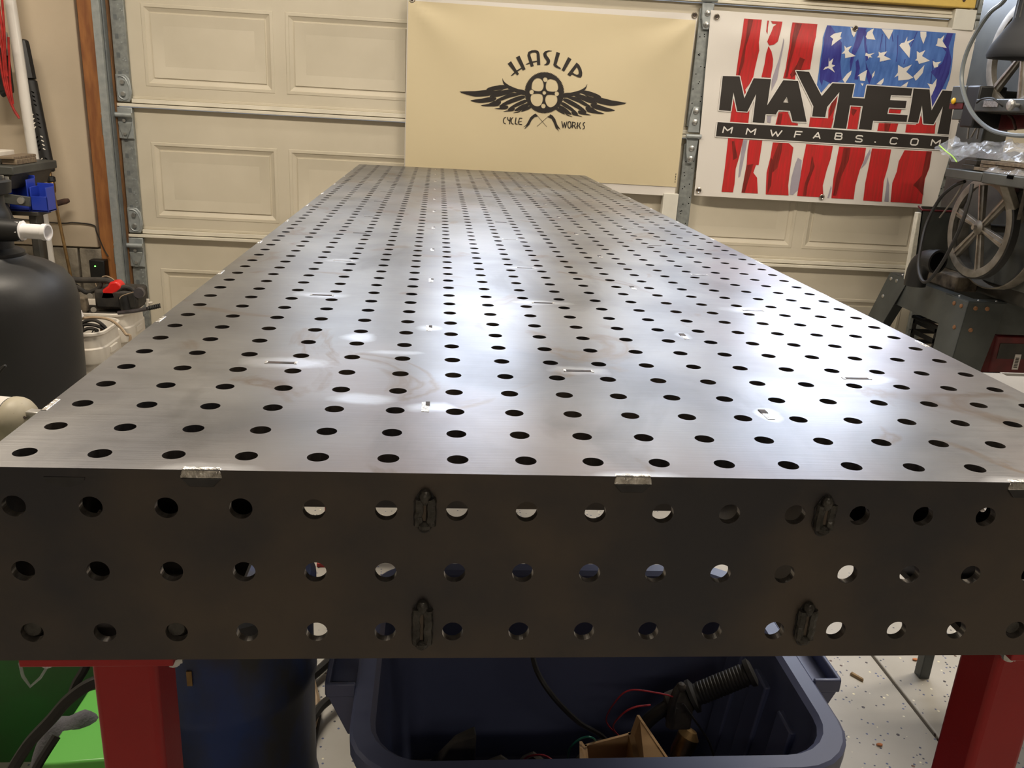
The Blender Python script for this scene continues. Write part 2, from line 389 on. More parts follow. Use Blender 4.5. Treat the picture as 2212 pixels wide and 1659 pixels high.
# ------------------------------------------------------------------ room shell
root = thing('floor', None, None, kind='structure')
JX = 1.362
MB().box((-2.4, -3.4, -0.1), (JX - 0.004, 3.6, 0)).build('concrete_slab', 'floor', root, bevel=0.003)
MB().box((JX + 0.004, -3.4, -0.1), (4.3, 3.6, 0)).build('concrete_slab', 'floor', root, bevel=0.003)
MB().box((JX - 0.004, -3.4, -0.1), (JX + 0.004, 3.6, -0.012)).build('joint_filler', 'slot_dark', root)
ce = MB().box((-2.4, -3.4, 2.6), (4.3, 3.6, 2.7)).build('ceiling', 'ceiling_paint'); tag(ce, kind='structure')
for nm, a, b in (('wall_left', (-2.4, -3.4, 0), (-2.3, 3.6, 2.6)), ('wall_right', (4.2, -3.4, 0), (4.3, 3.6, 2.6)), ('wall_back', (-2.3, -3.5, 0), (4.2, -3.4, 2.6))):
    tag(MB().box(a, b).build(nm, 'wall_paint'), kind='structure')

def dthing(name, label, cat, kind=None, group=None):
    """empty on the door plane: local x along the door, local -y towards the camera"""
    return thing(name, label, cat, tuple(DO), -AD, group, kind)
# wall beside and above the door opening: drywall over bare block
wf = dthing('wall_front', None, None, 'structure')
MB().box((-2.6, 0.0, 0.50), (-1.152, 0.12, 2.62)).build('drywall', 'drywall', wf, bevel=0.004)
MB().box((-1.152, 0.06, 2.2), (4.5, 0.16, 2.62)).build('header', 'drywall', wf)
MB().box((-2.6, 0.03, 0.0), (-1.10, 0.12, 0.50)).build('mortar_bed', 'mortar', wf)
for row in range(3):
    z0 = 0.5 - 0.196 * (row + 1) + 0.003; z1 = min(0.497, 0.5 - 0.196 * row - 0.007); z0 = max(z0, 0.0)
    x = -1.105 - (0.20 if row % 2 else 0.13)
    xs = [(-1.105, x)]
    while x > -2.5: xs.append((x - 0.01, x - 0.40)); x -= 0.41
    for a, b in xs:
        MB().box((b, 0.002, z0), (a, 0.09, z1)).build('concrete_block', 'block', wf, bevel=0.004)
def sx(px, o): return door_sz(px, 90, o)[0]
tj = dthing('trim_1', None, None, 'structure')
MB().box((sx(173, .012), -0.012, 0), (sx(212, .012), 0.10, 2.6)).build('jamb_board', 'jamb_wood', tj, bevel=.003)

# ------------------------------------------------------------------ garage door
dr = dthing('door_1', None, None, 'structure')
JZ = [0.018, 0.555, 1.092, 1.629, 2.166]
PER, PW = 0.572, 0.524
def section(k):
    z0, z1 = JZ[k] + 0.008, JZ[k+1] + 0.0
    mb = MB()
    rows = []
    win = (k == 3)
    pans = [(-0.893 + PER * i, -0.893 + PER * i + PW, JZ[k] + 0.087, JZ[k] + 0.403) for i in range(8)]
    # flat stiles and rails round the panels (front face y = 0, camera side -y)
    xs = [-1.03] + [v for p in pans for v in p[:2]] + [3.80]
    def q(x0, x1, a, b, y=0.0): mb.add([(x0, y, a), (x1, y, a), (x1, y, b), (x0, y, b)], [(0, 1, 2, 3)])
    pz0, pz1 = pans[0][2], pans[0][3]
    q(-1.03, 3.80, z0, pz0); q(-1.03, 3.80, pz1, z1)
    for i in range(0, len(xs), 2): q(xs[i], xs[i+1], pz0, pz1)
    prof = [(0, 0), (.002, -.002), (.013, -.0025), (.016, .001), (.030, .008), (.034, .008), (.036, .0035), (.080, .012)]
    for (a, b, c, d) in pans:
        ring = [[(a + t, y, c + t), (b - t, y, c + t), (b - t, y, d - t), (a + t, y, d - t)] for t, y in prof]
        for r0, r1 in zip(ring, ring[1:]):
            mb.add(r0 + r1, [(i, (i+1) % 4, 4 + (i+1) % 4, 4 + i) for i in range(4)])
        mb.add(ring[-1], [(0, 1, 2, 3)])
    # back skin and sides
    mb.box((-1.03, 0.014, z0), (3.80, 0.045, z1))
    o = mb.build('door_section', 'door_paint', dr, smooth=20)
    # folded lips at the joint
    MB().box((-1.012, -0.026, JZ[k] + 0.003), (3.80, 0.0, JZ[k] + 0.016)).build('joint_lip', 'door_edge', dr, bevel=0.002)
    MB().box((-0.952, -0.016, JZ[k] + 0.019), (3.80, 0.0, JZ[k] + 0.036)).build('joint_lip', 'door_edge', dr, bevel=0.002)
    MB().box((-0.952, -0.006, JZ[k] + 0.036), (3.80, 0.0, JZ[k] + 0.047)).build('joint_lip', 'door_paint', dr, bevel=0.002)
for k in range(3): section(k)
# top section with its row of windows
mb = MB(); z0, z1 = JZ[3] + 0.008, JZ[4]
mb.box((-1.03, 0, z0), (3.8, 0.045, WIN_Z[0])); mb.box((-1.03, 0, WIN_Z[1]), (3.8, 0.045, z1 + .03))
xs = [-1.03] + [v for p in WINDOWS for v in p] + [3.8]
for i in range(0, len(xs), 2): mb.box((xs[i], 0, WIN_Z[0]), (xs[i+1], 0.045, WIN_Z[1]))
mb.build('door_section', 'door_paint', dr)
MB().box((-1.012, -0.026, JZ[3] + 0.003), (3.80, 0.0, JZ[3] + 0.016)).build('joint_lip', 'door_edge', dr, bevel=0.002)
MB().box((-0.952, -0.016, JZ[3] + 0.019), (3.80, 0.0, JZ[3] + 0.036)).build('joint_lip', 'door_edge', dr, bevel=0.002)
for a, b in WINDOWS:
    MB().box((a, 0.02, WIN_Z[0]), (b, 0.028, WIN_Z[1])).build('window_pane', 'day_glow', dr)

# galvanised stiles with punched squares, and hinges
def stile(s0, s1, z0, z1, squares):
    mb = MB().box((s0, -0.020, z0), (s1, -0.0005, z1))
    o = mb.build('stile', 'galv', dr, bevel=0.002)
    h = MB(); d = MB(); rnd = random.Random(int(s0 * 1000 + z0 * 77))
    if squares:
        z = z0 + 0.09
        while z < z1 - 0.1:
            h.box((s0 + 0.012, -0.0206, z), (s0 + 0.026, -0.0195, z + 0.019)); z += 0.071
        h.build('punched_hole', 'galv_dark', o).__setitem__('kind', 'stuff')
    z = z0 + 0.05
    while z < z1 - 0.05:
        for _ in range(3):
            x = rnd.uniform(s0 + (0.032 if squares else 0.008), s1 - 0.008); zz = z + rnd.uniform(-.02, .02)
            d.cyl((x, -0.0195, zz), (x, -0.0215 if squares else -0.0206, zz), 0.0035 if squares else 0.0025, n=8)
        z += 0.06
    d.build('rivet_hole', 'galv_light' if squares else 'hole_black', o).__setitem__('kind', 'stuff')
    return o
for k in range(4):
    if k < 3: stile(-1.006, -0.950, JZ[k] + 0.03, JZ[k+1] - 0.004, True)
    else: stile(-1.006, -0.950, JZ[k] + 0.03, JZ[k+1], True)
for sc0 in (0.186, 1.372, 2.533):
    for k in range(4): stile(sc0, sc0 + 0.058, JZ[k] + 0.05, JZ[k+1] - 0.02, False)
def hinge_side(z):
    # roller hinge at the end stile
    mb = MB(); mb.box((-1.012, -0.030, z - 0.125), (-0.948, -0.021, z + 0.0))
    h = mb.build('hinge', 'galv_light', dr, bevel=0.003)
    MB().cyl((-1.03, -0.045, z - 0.030), (-0.944, -0.045, z - 0.030), 0.010, n=14).build('hinge_barrel', 'galv_light', h)
    MB().cyl((-1.066, -0.045, z - 0.030), (-1.03, -0.045, z - 0.030), 0.006, n=10).build('roller_shaft', 'zinc', h)
    g = MB().prism([(-1.008, z - .06), (-.952, z - .06), (-.958, z - .085), (-.975, z - .125), (-.99, z - .125), (-1.003, z - .085)], lambda a, b, t: (a, t, b), -0.036, -0.029)
    g.build('hinge_leaf', 'galv', h, bevel=0.002)
    for (x, zz) in ((-0.98, z - 0.052), (-0.98, z - 0.105)):
        MB().cyl((x, -0.03, zz), (x, -0.042, zz), 0.007, n=6).build('bolt', 'zinc', h)
    pl = MB().prism([(-1.006, z + .022), (-.956, z + .022), (-.944, z + .06), (-.95, z + .11), (-.965, z + .128), (-1.006, z + .128)], lambda a, b, t: (a, t, b), -0.026, -0.0185)
    pl = pl.build('hinge_plate', 'galv_light', dr, bevel=0.003)
    MB().tube([(-.998, -.027, z + .06), (-.998, -.027, z + .112), (-.985, -.027, z + .12), (-.966, -.027, z + .112), (-.953, -.027, z + .08), (-.958, -.027, z + .04), (-.975, -.027, z + .03), (-.994, -.027, z + .04)], 0.0028, 6, 3, True).build('pressed_rib', 'galv_light', pl)
    for zz in (z + .052, z + .098):
        MB().cyl((-0.978, -0.026, zz), (-0.978, -0.036, zz), 0.011, 0.008, n=12).build('bolt', 'zinc', pl)
for k in (1, 2, 3): hinge_side(JZ[k])
def hinge_mid(s, z):
    c = s + 0.029
    for sg in (-1, 1):
        zc = z + 0.015 + sg * 0.012
        poly = [(c - .026, zc), (c + .026, zc), (c + .022, zc + sg * .06), (c + .012, zc + sg * .105), (c - .012, zc + sg * .105), (c - .022, zc + sg * .06)]
        h = MB().prism(poly, lambda a, b, t: (a, t, b), -0.034, -0.0215).build('hinge', 'galv_light', dr, bevel=0.003)
        for q in (.042, .086):
            MB().lathe([(.013, 0), (.012, .004), (.007, .006), (.006, .012), (0, .013)], (c, -.034, zc + sg * q), (0, -1, 0), 14).build('bolt', 'zinc', h)
    MB().cyl((c - .033, -.042, z + .012), (c + .033, -.042, z + .012), .009, n=14).build('hinge_barrel', 'galv_light', dr)
for s in (0.186, 1.372, 2.533):
    for k in (1, 2, 3):
        if s > 1 or k == 1: hinge_mid(s, JZ[k])

tk = dthing('door_track', 'galvanised vertical roller track of the garage door beside the brown wooden jamb', 'track')
ta, tc2, td = sx(205, .095), sx(221, .095), sx(229, .075)
MB().box((ta, -0.10, 0), (tc2, -0.095, 2.4)).box((tc2 - .004, -.095, 0), (tc2, -.013, 2.4)).build('angle_flange', 'galv_light', tk, bevel=0.001)
MB().box((tc2 + .001, -0.078, 0), (td, -0.073, 2.4)).box((tc2 + .001, -0.073, 0), (tc2 + .004, -0.03, 2.4)).box((td - .003, -0.073, 0), (td, -0.055, 2.4)).build('track_channel', 'galv_dark', tk, bevel=0.001)
for z in (1.01, 0.47, 1.55):
    b = MB().box((sx(202, .02), -0.020, z - .035), (sx(226, .02), -0.012, z + .035)).build('wall_bracket', 'galv', tk, bevel=0.002)
    MB().cyl((sx(209, .02), -0.020, z), (sx(209, .02), -0.028, z), 0.007, n=6).build('bolt', 'zinc', b)
t2 = dthing('trim_2', None, None, 'structure')
b0, b1_ = sx(226, .034), sx(239, .034)
MB().box((b0, -0.034, 0), (b1_, -0.002, 2.3)).build('brown_stop_strip', 'brown_strip', t2, bevel=0.003)
MB().cyl((b1_ - .004, -0.037, 0), (b1_ - .004, -0.037, 2.3), 0.004, n=8).build('lift_cable', 'brown_strip', t2)

for (s0, s1, z0, z1, y0, nm, lab) in ((1.300, 1.366, 0.05, 0.86, -0.045, 'white_board', 'white painted upright board below the cream banner, left of the middle door stile'),
                                  (2.438, 2.530, 1.588, 1.668, -0.045, 'white_block', 'short white painted block in the top right corner above the flag banner')):
    o = MB().box((s0, y0, z0), (s1, -0.001, z1)).build(nm, 'white_wood', bevel=0.003)
    o.location = tuple(DO); o.rotation_euler = (0, 0, -AD); tag(o, lab, 'board')
lv = dthing('yellow_board', 'long yellow board fixed across the door above the flag banner', 'board')
MB().box((1.80, -0.05, 1.672), (2.515, -0.001, 1.76)).build('board_face', 'yellow', lv, bevel=0.004)
for x in (2.02, 2.17, 2.32, 2.46): MB().cyl((x, -.05, 1.70), (x, -.053, 1.70), .006, n=8).build('nail_head', 'slot_dark', lv)

# ------------------------------------------------------------------ banners
GRID = 0.02
def banner_off(kind):
    def f(s, z):
        if kind == 1:
            u = (s - .176) / 1.187; v = (z - .84) / .73
            y = 0.034 + 0.010 * math.sin(PI * min(max(u, 0), 1)) * math.sin(PI * min(max(v, 0), 1))
            for (su, dirx) in ((0.0, 1), (1.0, -1)):          # creases running down from the two top fixings
                dx = (u - su) * dirx * 1.187; dz = (1.0 - v) * .73
                ang = math.atan2(dz, dx + 1e-4); r = math.hypot(dx, dz)
                y += 0.010 * math.exp(-((ang - 0.75) / 0.28) ** 2) * math.exp(-r / .45) * min(1, r / .1)
                y -= 0.007 * math.exp(-((ang - 0.25) / 0.20) ** 2) * math.exp(-r / .5) * min(1, r / .1)
            return y + 0.004 * math.sin(u * 9 + v * 3) * math.sin(v * 5)
        u = (s - 1.43) / 1.16; v = (z - .86) / .75
        y = 0.036 + 0.016 * math.sin(PI * min(max(u, 0), 1))
        y += 0.013 * math.exp(-((v - .82 + .10 * (u - .5)) / .075) ** 2) * math.sin(PI * min(max(u, 0), 1)) ** .6
        y -= 0.004 * math.exp(-((v - .66) / .09) ** 2)
        return y + 0.003 * math.sin(u * 14 + v * 4)
    return f
def flat_part(polys, holes, name, m, parent, offf, lift, bm_cut=True):
    """printed ink: polygons in (along, height) door coordinates laid on the banner's surface"""
    bm = bmesh.new()
    for k, poly in enumerate(polys):
        loops = [poly] + (holes[k] if holes and k in holes else [])
        flat = [p for l in loops for p in l]
        vs = [bm.verts.new((p[0], 0, p[1])) for p in flat]
        for t in tessellate_polygon([[Vector((p[0], p[1], 0)) for p in l] for l in loops]):
            try: bm.faces.new([vs[i] for i in t])
            except ValueError: pass
    if not bm.verts: bm.free(); return None
    x0 = min(v.co.x for v in bm.verts); x1 = max(v.co.x for v in bm.verts); z0 = min(v.co.z for v in bm.verts); z1 = max(v.co.z for v in bm.verts)
    for ax, a, b in ((0, x0, x1), (2, z0, z1)):
        g = math.ceil(a / GRID) * GRID
        while g < b:
            co = [0, 0, 0]; no = [0, 0, 0]; co[ax] = g; no[ax] = 1
            bmesh.ops.bisect_plane(bm, geom=bm.verts[:] + bm.edges[:] + bm.faces[:], plane_co=co, plane_no=no, dist=1e-6)
            g += GRID
    for v in bm.verts: v.co.y = -(offf(v.co.x, v.co.z) + lift)
    bmesh.ops.recalc_face_normals(bm, faces=bm.faces)
    bm.faces.ensure_lookup_table()
    for f in bm.faces:
        if f.normal.y > 0: f.normal_flip()
    me = bpy.data.meshes.new(name); bm.to_mesh(me); bm.free()
    me.polygons.foreach_set('use_smooth', [True] * len(me.polygons))
    me.materials.append(M[m])
    o = bpy.data.objects.new(name, me); COL.objects.link(o); o.parent = parent
    return o
def cloth(name, corners, m, parent, offf, thick=0.0012):
    """banner sheet on a grid; corners in door coordinates tl, tr, br, bl"""
    tl, tr, br, bl = [np.array(c) for c in corners]; n, k = 66, 42
    vs = []; 
    for j in range(k + 1):
        for i in range(n + 1):
            a = tl + (tr - tl) * i / n; b = bl + (br - bl) * i / n; p = a + (b - a) * j / k
            vs.append((p[0], -offf(p[0], p[1]), p[1]))
    N_ = len(vs); vs += [(x, y + thick, z) for x, y, z in vs]; f = []
    W_ = n + 1
    for j in range(k):
        for i in range(n):
            q = (j*W_ + i, j*W_ + i + 1, (j+1)*W_ + i + 1, (j+1)*W_ + i); f.append(q); f.append(tuple(N_ + x for x in q[::-1]))
    edge = [j*W_ for j in range(k + 1)] + [k*W_ + i for i in range(1, n + 1)] + [j*W_ + n for j in range(k - 1, -1, -1)] + [i for i in range(n - 1, 0, -1)]
    for a, b in zip(edge, edge[1:] + edge[:1]): f.append((a, b, N_ + b, N_ + a))
    return MB().add(vs, f).build(name, m, parent, smooth=60)
def cr(x0, y0, k):
    return lambda x, y: door_sz(x0 + x / k, y0 + y / k, 0.036)
def mp(tr, pts): return [tr(*p) for p in pts]
def stroke(pts, w, close=False):
    """quads + joints for a pen stroke in picture units; w: width or list of widths"""
    out = []; n = len(pts); ws = w if isinstance(w, (list, tuple)) else [w] * n
    seg = list(zip(range(n - 1), range(1, n))) + ([(n - 1, 0)] if close else [])
    for i, j in seg:
        (ax, ay), (bx, by) = pts[i], pts[j]; l = math.hypot(bx - ax, by - ay) or 1; nx, ny = -(by - ay) / l / 2, (bx - ax) / l / 2
        out.append([(ax + nx*ws[i], ay + ny*ws[i]), (bx + nx*ws[j], by + ny*ws[j]), (bx - nx*ws[j], by - ny*ws[j]), (ax - nx*ws[i], ay - ny*ws[i])])
    for i in range(n):
        if close or 0 < i < n - 1:
            r = ws[i] / 2; out.append([(pts[i][0] + r*math.cos(a*PI/4), pts[i][1] + r*math.sin(a*PI/4)) for a in range(8)])
    return out
def ell(cx, cy, rx, ry, n=24, rot=0.0):
    return [(cx + rx*math.cos(2*PI*i/n)*math.cos(rot) - ry*math.sin(2*PI*i/n)*math.sin(rot), cy + rx*math.cos(2*PI*i/n)*math.sin(rot) + ry*math.sin(2*PI*i/n)*math.cos(rot)) for i in range(n)]
def bez(pts, k=4):
    v = crom([Vector((x, y, 0)) for x, y in pts], k, True); return [(p.x, p.y) for p in v]
def grommet(s, z, parent, offf, r=.013):
    y = -(offf(s, z) + 0.001)
    g = MB().lathe([(r, 0), (r*.95, .003), (r*.75, .004), (r*.55, .003), (r*.5, 0)], (s, y, z), (0, -1, 0), 20).build('grommet', 'grommet', parent)
    MB().cyl((s, y, z), (s, y - .002, z), r*.5, n=14).build('grommet_hole', 'slot_dark', g)

# banner 1: cream shop banner
A = cr(960, 80, 5.027)
b1 = dthing('shop_banner', 'cream vinyl banner with black winged chainring emblem reading HASLIP CYCLE WORKS', 'banner')
f1 = banner_off(1)
TL, TR, BR = door_sz(880, -6, .036), door_sz(1507, 30, .036), door_sz(1457, 424, .036)
BL = (TL[0] - .003, door_sz(866, 388, .036)[1])
cloth('vinyl_sheet', (TL, TR, BR, BL), 'banner_white', b1, f1)
fld = [door_sz(882, 1, .036), door_sz(1503, 44, .036), door_sz(1461, 404, .036), (TL[0] + .001, BL[1] + .035)]
flat_part([fld], None, 'cream_field', 'banner_cream', b1, f1, .003)
pb, hb = [], {}
def flush(name, m='ink', bn=None, ff=None, lift=.0046):
    global pb, hb
    flat_part(pb, hb, name, m, bn or b1, ff or f1, lift); pb, hb = [], {}
def addp(poly, hole=None):
    pb.append(mp(A, poly))
    if hole: hb[len(pb) - 1] = [mp(A, h) for h in hole]
# HASLIP
addp([(685, 292), (722, 262), (808, 402), (788, 418)]); addp([(775, 222), (815, 203), (880, 350), (850, 366)])
addp([(716, 424), (768, 372), (838, 330), (845, 342), (790, 378), (742, 416)]); flush('letter')
for q in stroke([(953, 320), (934, 262), (915, 200), (920, 172), (948, 158), (985, 155), (1008, 162), (1016, 185), (1020, 245), (1022, 305)], [34, 34, 32, 26, 26, 26, 28, 32, 34, 34]): addp(q)
addp([(876, 300), (930, 270), (1000, 258), (1005, 270), (940, 285), (905, 298)]); flush('letter')
for q in stroke([(1168, 151), (1130, 152), (1100, 165), (1088, 185), (1096, 212), (1115, 236), (1128, 258), (1125, 282), (1108, 298), (1080, 304)], [3, 14, 26, 34, 38, 38, 38, 34, 22, 4]): addp(q)
flush('letter')
addp([(1216, 163), (1255, 174), (1215, 303), (1262, 338), (1258, 352), (1200, 328), (1180, 305), (1184, 288)]); flush('letter')
addp([(1342, 218), (1379, 240), (1298, 376), (1270, 361)]); flush('letter')
addp([(1434, 277), (1462, 302), (1484, 345), (1494, 390), (1490, 425), (1476, 442), (1448, 438), (1383, 408), (1362, 428), (1332, 407)], [[(1437, 326), (1452, 360), (1457, 390), (1450, 408), (1432, 411), (1391, 389)]]); flush('letter')
# chainring
gear = []
for i in range(84 * 4):
    a = 2*PI*i/336; r = 1.0 if i % 4 in (0, 1) else 0.965
    gear.append((1083 + 216*r*math.cos(a), 604 + 226*r*math.sin(a)))
gh = [bez([(945, 545), (955, 490), (990, 452), (1035, 450), (1065, 480), (1075, 530), (1062, 570), (1035, 588), (985, 585), (950, 565)]),
      bez([(1103, 500), (1125, 462), (1165, 458), (1210, 480), (1232, 530), (1228, 572), (1200, 592), (1145, 592), (1110, 578), (1098, 545)]),
      bez([(935, 650), (955, 622), (1000, 615), (1045, 620), (1065, 645), (1065, 690), (1045, 735), (1010, 752), (965, 738), (937, 695)]),
      bez([(1098, 650), (1120, 628), (1170, 628), (1210, 640), (1222, 670), (1215, 715), (1180, 752), (1140, 762), (1108, 735), (1092, 690)]),
      ell(1093, 463, 24, 26), ell(945, 597, 24, 26), ell(1217, 615, 24, 26), ell(1072, 748, 24, 26), ell(1082, 605, 20, 21)]
addp(gear, gh); flush('chainring_print')
LW = [[(630, 445), (642, 478), (700, 525), (800, 566), (868, 580), (870, 632), (800, 610), (720, 578), (655, 530), (632, 482)],
      [(152, 592), (330, 586), (450, 573), (560, 582), (660, 568), (520, 625), (480, 640), (370, 649), (310, 645), (230, 625)],
      [(448, 572), (480, 548), (560, 528), (648, 519), (692, 556), (560, 578), (480, 580)],
      [(275, 687), (400, 668), (480, 652), (570, 655), (545, 695), (450, 712), (380, 717), (320, 706)],
      [(483, 650), (520, 620), (600, 590), (700, 566), (765, 594), (620, 640), (545, 653)],
      [(388, 742), (480, 724), (540, 694), (620, 694), (590, 748), (500, 754), (440, 753)],
      [(546, 691), (620, 650), (745, 602), (842, 622), (700, 660), (620, 690)],
      [(535, 778), (600, 766), (595, 742), (690, 744), (685, 780), (620, 786)],
      [(596, 744), (680, 690), (800, 642), (870, 633), (872, 664), (740, 715), (655, 744)],
      [(630, 810), (690, 794), (688, 780), (765, 768), (750, 802), (680, 809)],
      [(687, 779), (770, 722), (875, 676), (895, 706), (810, 745), (740, 774)],
      [(740, 825), (800, 806), (845, 788), (810, 816), (770, 824)],
      [(751, 806), (810, 752), (898, 716), (920, 741), (850, 790)],
      [(828, 813), (860, 776), (926, 746), (942, 770), (890, 796)]]
src = np.array([(152, 592), (630, 445), (275, 687), (388, 742), (740, 825), (870, 632)], float)
dst = np.array([(1983, 717), (1547, 508), (1855, 795), (1740, 832), (1390, 868), (1290, 660)], float)
AF = np.linalg.lstsq(np.c_[src, np.ones(6)], dst, rcond=None)[0]
for poly in LW:
    c = np.mean(poly, axis=0); q = [tuple(c + (np.array(p) - c) * (0.95 if poly is not LW[0] else 1.0)) for p in poly]
    q = bez(q, 2); addp(q); flush('feather')
    addp([tuple(np.array([x, y, 1]) @ AF) for x, y in q]); flush('feather')
addp([(990, 830), (1000, 845), (1015, 862), (978, 868), (946, 900), (918, 955), (885, 985), (862, 999), (893, 962), (850, 979), (885, 955), (905, 920), (930, 872), (965, 842)]); flush('handlebar_print')
addp([(1145, 838), (1172, 852), (1200, 890), (1222, 952), (1258, 1004), (1222, 985), (1244, 1025), (1205, 988), (1183, 930), (1160, 888), (1115, 868), (1135, 858)]); flush('handlebar_print')
for q in stroke([(1000, 845), (1110, 975)], 4) + stroke([(1138, 848), (1003, 970)], 4): addp(q)
flush('crossed_lines')
tx = [([(668, 870), (648, 878), (639, 905), (645, 932), (665, 943)], 9), ([(684, 868), (687, 895), (700, 908), (713, 900)], 9), ([(716, 870), (706, 946)], 10), ([(746, 873), (728, 884), (722, 912), (730, 938), (750, 947)], 9),
      ([(776, 873), (767, 940), (792, 947)], 10), ([(844, 882), (815, 880), (805, 912), (806, 945), (842, 949)], 9), ([(794, 925), (838, 912)], 7),
      ([(1270, 912), (1284, 983), (1299, 928), (1310, 985), (1326, 917)], 9), (ell(1353, 952, 17, 37, 14), 9), ([(1388, 920), (1383, 988)], 11), ([(1378, 922), (1412, 926), (1418, 945), (1405, 960), (1368, 968)], 8),
      ([(1402, 962), (1422, 993)], 10), ([(1442, 925), (1436, 995)], 11), ([(1472, 925), (1456, 960), (1474, 998)], 9), ([(1424, 976), (1462, 955)], 6), ([(1522, 925), (1504, 932), (1501, 952), (1516, 970), (1513, 990), (1495, 999)], 9)]
ENDS = {0, 2, 3, 4, 6, 7, 8, 11, 14, 15}
for i, (pts, w_) in enumerate(tx):
    for q in stroke(pts, w_, close=(len(pts) == 14)): addp(q)
    if i in ENDS: flush('letter')
for px, py in ((1500, 33),): grommet(*door_sz(px, py, .036), b1, f1)
grommet(*door_sz(890, -1, .036), b1, f1)
pb, hb = [], {}
for k in range(4): addp([(2510 - 3*k, 1480 + 28*k), (2516 - 3*k, 1480 + 28*k), (2514 - 3*k, 1498 + 28*k), (2508 - 3*k, 1498 + 28*k)])
flush('printers_marks')

# banner 2: white banner with brush-stroke flag
B = cr(1490, 20, 3.686); C1 = cr(1480, 140, 7.135)
def C2(x, y): return C1(x + 2140.5, y)
C3 = cr(1580, 30, 8.848); C4 = cr(1540, 300, 8.508); C5 = cr(1780, 300, 7.9)
b2 = dthing('flag_banner', 'white vinyl banner with brush-stroke flag reading MAYHEM and MMWFABS.COM', 'banner')
f2 = banner_off(2)
cloth('vinyl_sheet', (B(170, 5), (2.585, door_sz(2110, 63, .036)[1] - .003), B(1945, 1585), B(35, 1482)), 'banner_white', b2, f2)
red = [mp(B, q) for q in (
    [(430, 75), (567, 85), (552, 180), (540, 265), (545, 330), (515, 480), (500, 560), (440, 640), (470, 760), (470, 830), (455, 960), (420, 1040), (390, 1170), (360, 1270), (350, 1390), (338, 1455), (248, 1452), (275, 1260), (300, 1040), (318, 890), (345, 700), (368, 525), (392, 330), (412, 190)],
    [(610, 92), (622, 93), (612, 150), (608, 200), (598, 180)], 
    [(638, 96), (727, 102), (712, 170), (697, 220), (685, 260), (655, 285), (620, 290), (604, 260), (620, 220), (640, 180), (655, 140), (683, 120), (650, 118)],
    [(615, 295), (640, 340), (655, 400), (653, 460), (640, 545), (568, 540), (590, 440), (600, 350)],
    [(470, 1040), (572, 1045), (560, 1130), (542, 1240), (522, 1238), (500, 1300), (530, 1340), (535, 1465), (405, 1458), (420, 1380), (448, 1230), (455, 1120)],
    [(805, 108), (1003, 122), (985, 220), (962, 300), (945, 480), (830, 490), (830, 560), (736, 550), (755, 470), (770, 330), (785, 200)],
    [(700, 820), (770, 815), (800, 900), (850, 910), (848, 925), (675, 918)],
    [(655, 1060), (780, 1065), (815, 1100), (800, 1200), (785, 1310), (775, 1400), (778, 1480), (598, 1472), (605, 1300), (635, 1180)],
    [(945, 860), (1130, 870), (1110, 945), (935, 935)], [(1165, 640), (1170, 700), (1140, 790), (1110, 945), (1085, 900), (1090, 800)],
    [(915, 1072), (1125, 1087), (1105, 1190), (1075, 1280), (1045, 1400), (1050, 1495), (845, 1483), (870, 1330), (890, 1200)],
    [(1270, 770), (1350, 775), (1320, 955), (1232, 950)],
    [(1175, 1092), (1392, 1102), (1375, 1200), (1340, 1280), (1305, 1400), (1290, 1510), (1112, 1500), (1128, 1350), (1155, 1190)],
    [(1495, 905), (1650, 910), (1632, 975), (1482, 968)], [(1570, 795), (1675, 800), (1665, 830), (1565, 825)],
    [(1440, 1107), (1595, 1115), (1570, 1250), (1535, 1370), (1520, 1530), (1368, 1520), (1385, 1380), (1415, 1240)],
    [(1715, 915), (1790, 920), (1820, 830), (1855, 915), (1900, 915), (1960, 790), (1940, 990), (1705, 980)],
    [(1700, 1122), (1918, 1130), (1900, 1260), (1865, 1350), (1840, 1548), (1590, 1532), (1605, 1380), (1640, 1290), (1655, 1210)])]
for q in red: flat_part([q], None, 'red_stripe', 'ink_red', b2, f2, .0016)
drk = [mp(B, q) for q in ([(462, 80), (500, 84), (470, 200), (440, 300), (430, 420), (395, 530), (385, 520), (410, 380), (440, 220)], [(830, 112), (880, 118), (830, 240), (790, 420), (770, 540), (750, 545), (770, 420), (800, 220)],
    [(860, 385), (900, 400), (870, 490), (800, 550), (790, 520), (840, 440)], [(700, 1065), (730, 1065), (720, 1140), (690, 1260), (650, 1300), (655, 1180)], [(960, 1160), (980, 1250), (950, 1330), (925, 1400), (915, 1482), (890, 1480), (905, 1380), (940, 1290)],
    [(450, 1240), (500, 1230), (470, 1330), (430, 1460), (406, 1455), (430, 1330)], [(1210, 1100), (1265, 1100), (1250, 1200), (1190, 1330), (1150, 1480), (1125, 1480), (1150, 1330), (1190, 1220)],
    [(1875, 1130), (1918, 1132), (1900, 1250), (1860, 1350), (1850, 1480), (1800, 1420), (1770, 1400), (1840, 1320)], [(700, 830), (730, 830), (715, 915), (685, 912)], [(1275, 790), (1320, 800), (1290, 850), (1275, 830)],
    [(330, 1050), (350, 1050), (375, 1180), (340, 1200)], [(1110, 760), (1165, 660), (1140, 790), (1090, 870)], [(640, 1180), (655, 1200), (640, 1400), (610, 1470), (620, 1300)], [(1540, 905), (1590, 908), (1570, 972), (1540, 970)])]
for q in drk: flat_part([q], None, 'dark_red_stroke', 'ink_red_dark', b2, f2, .0024)
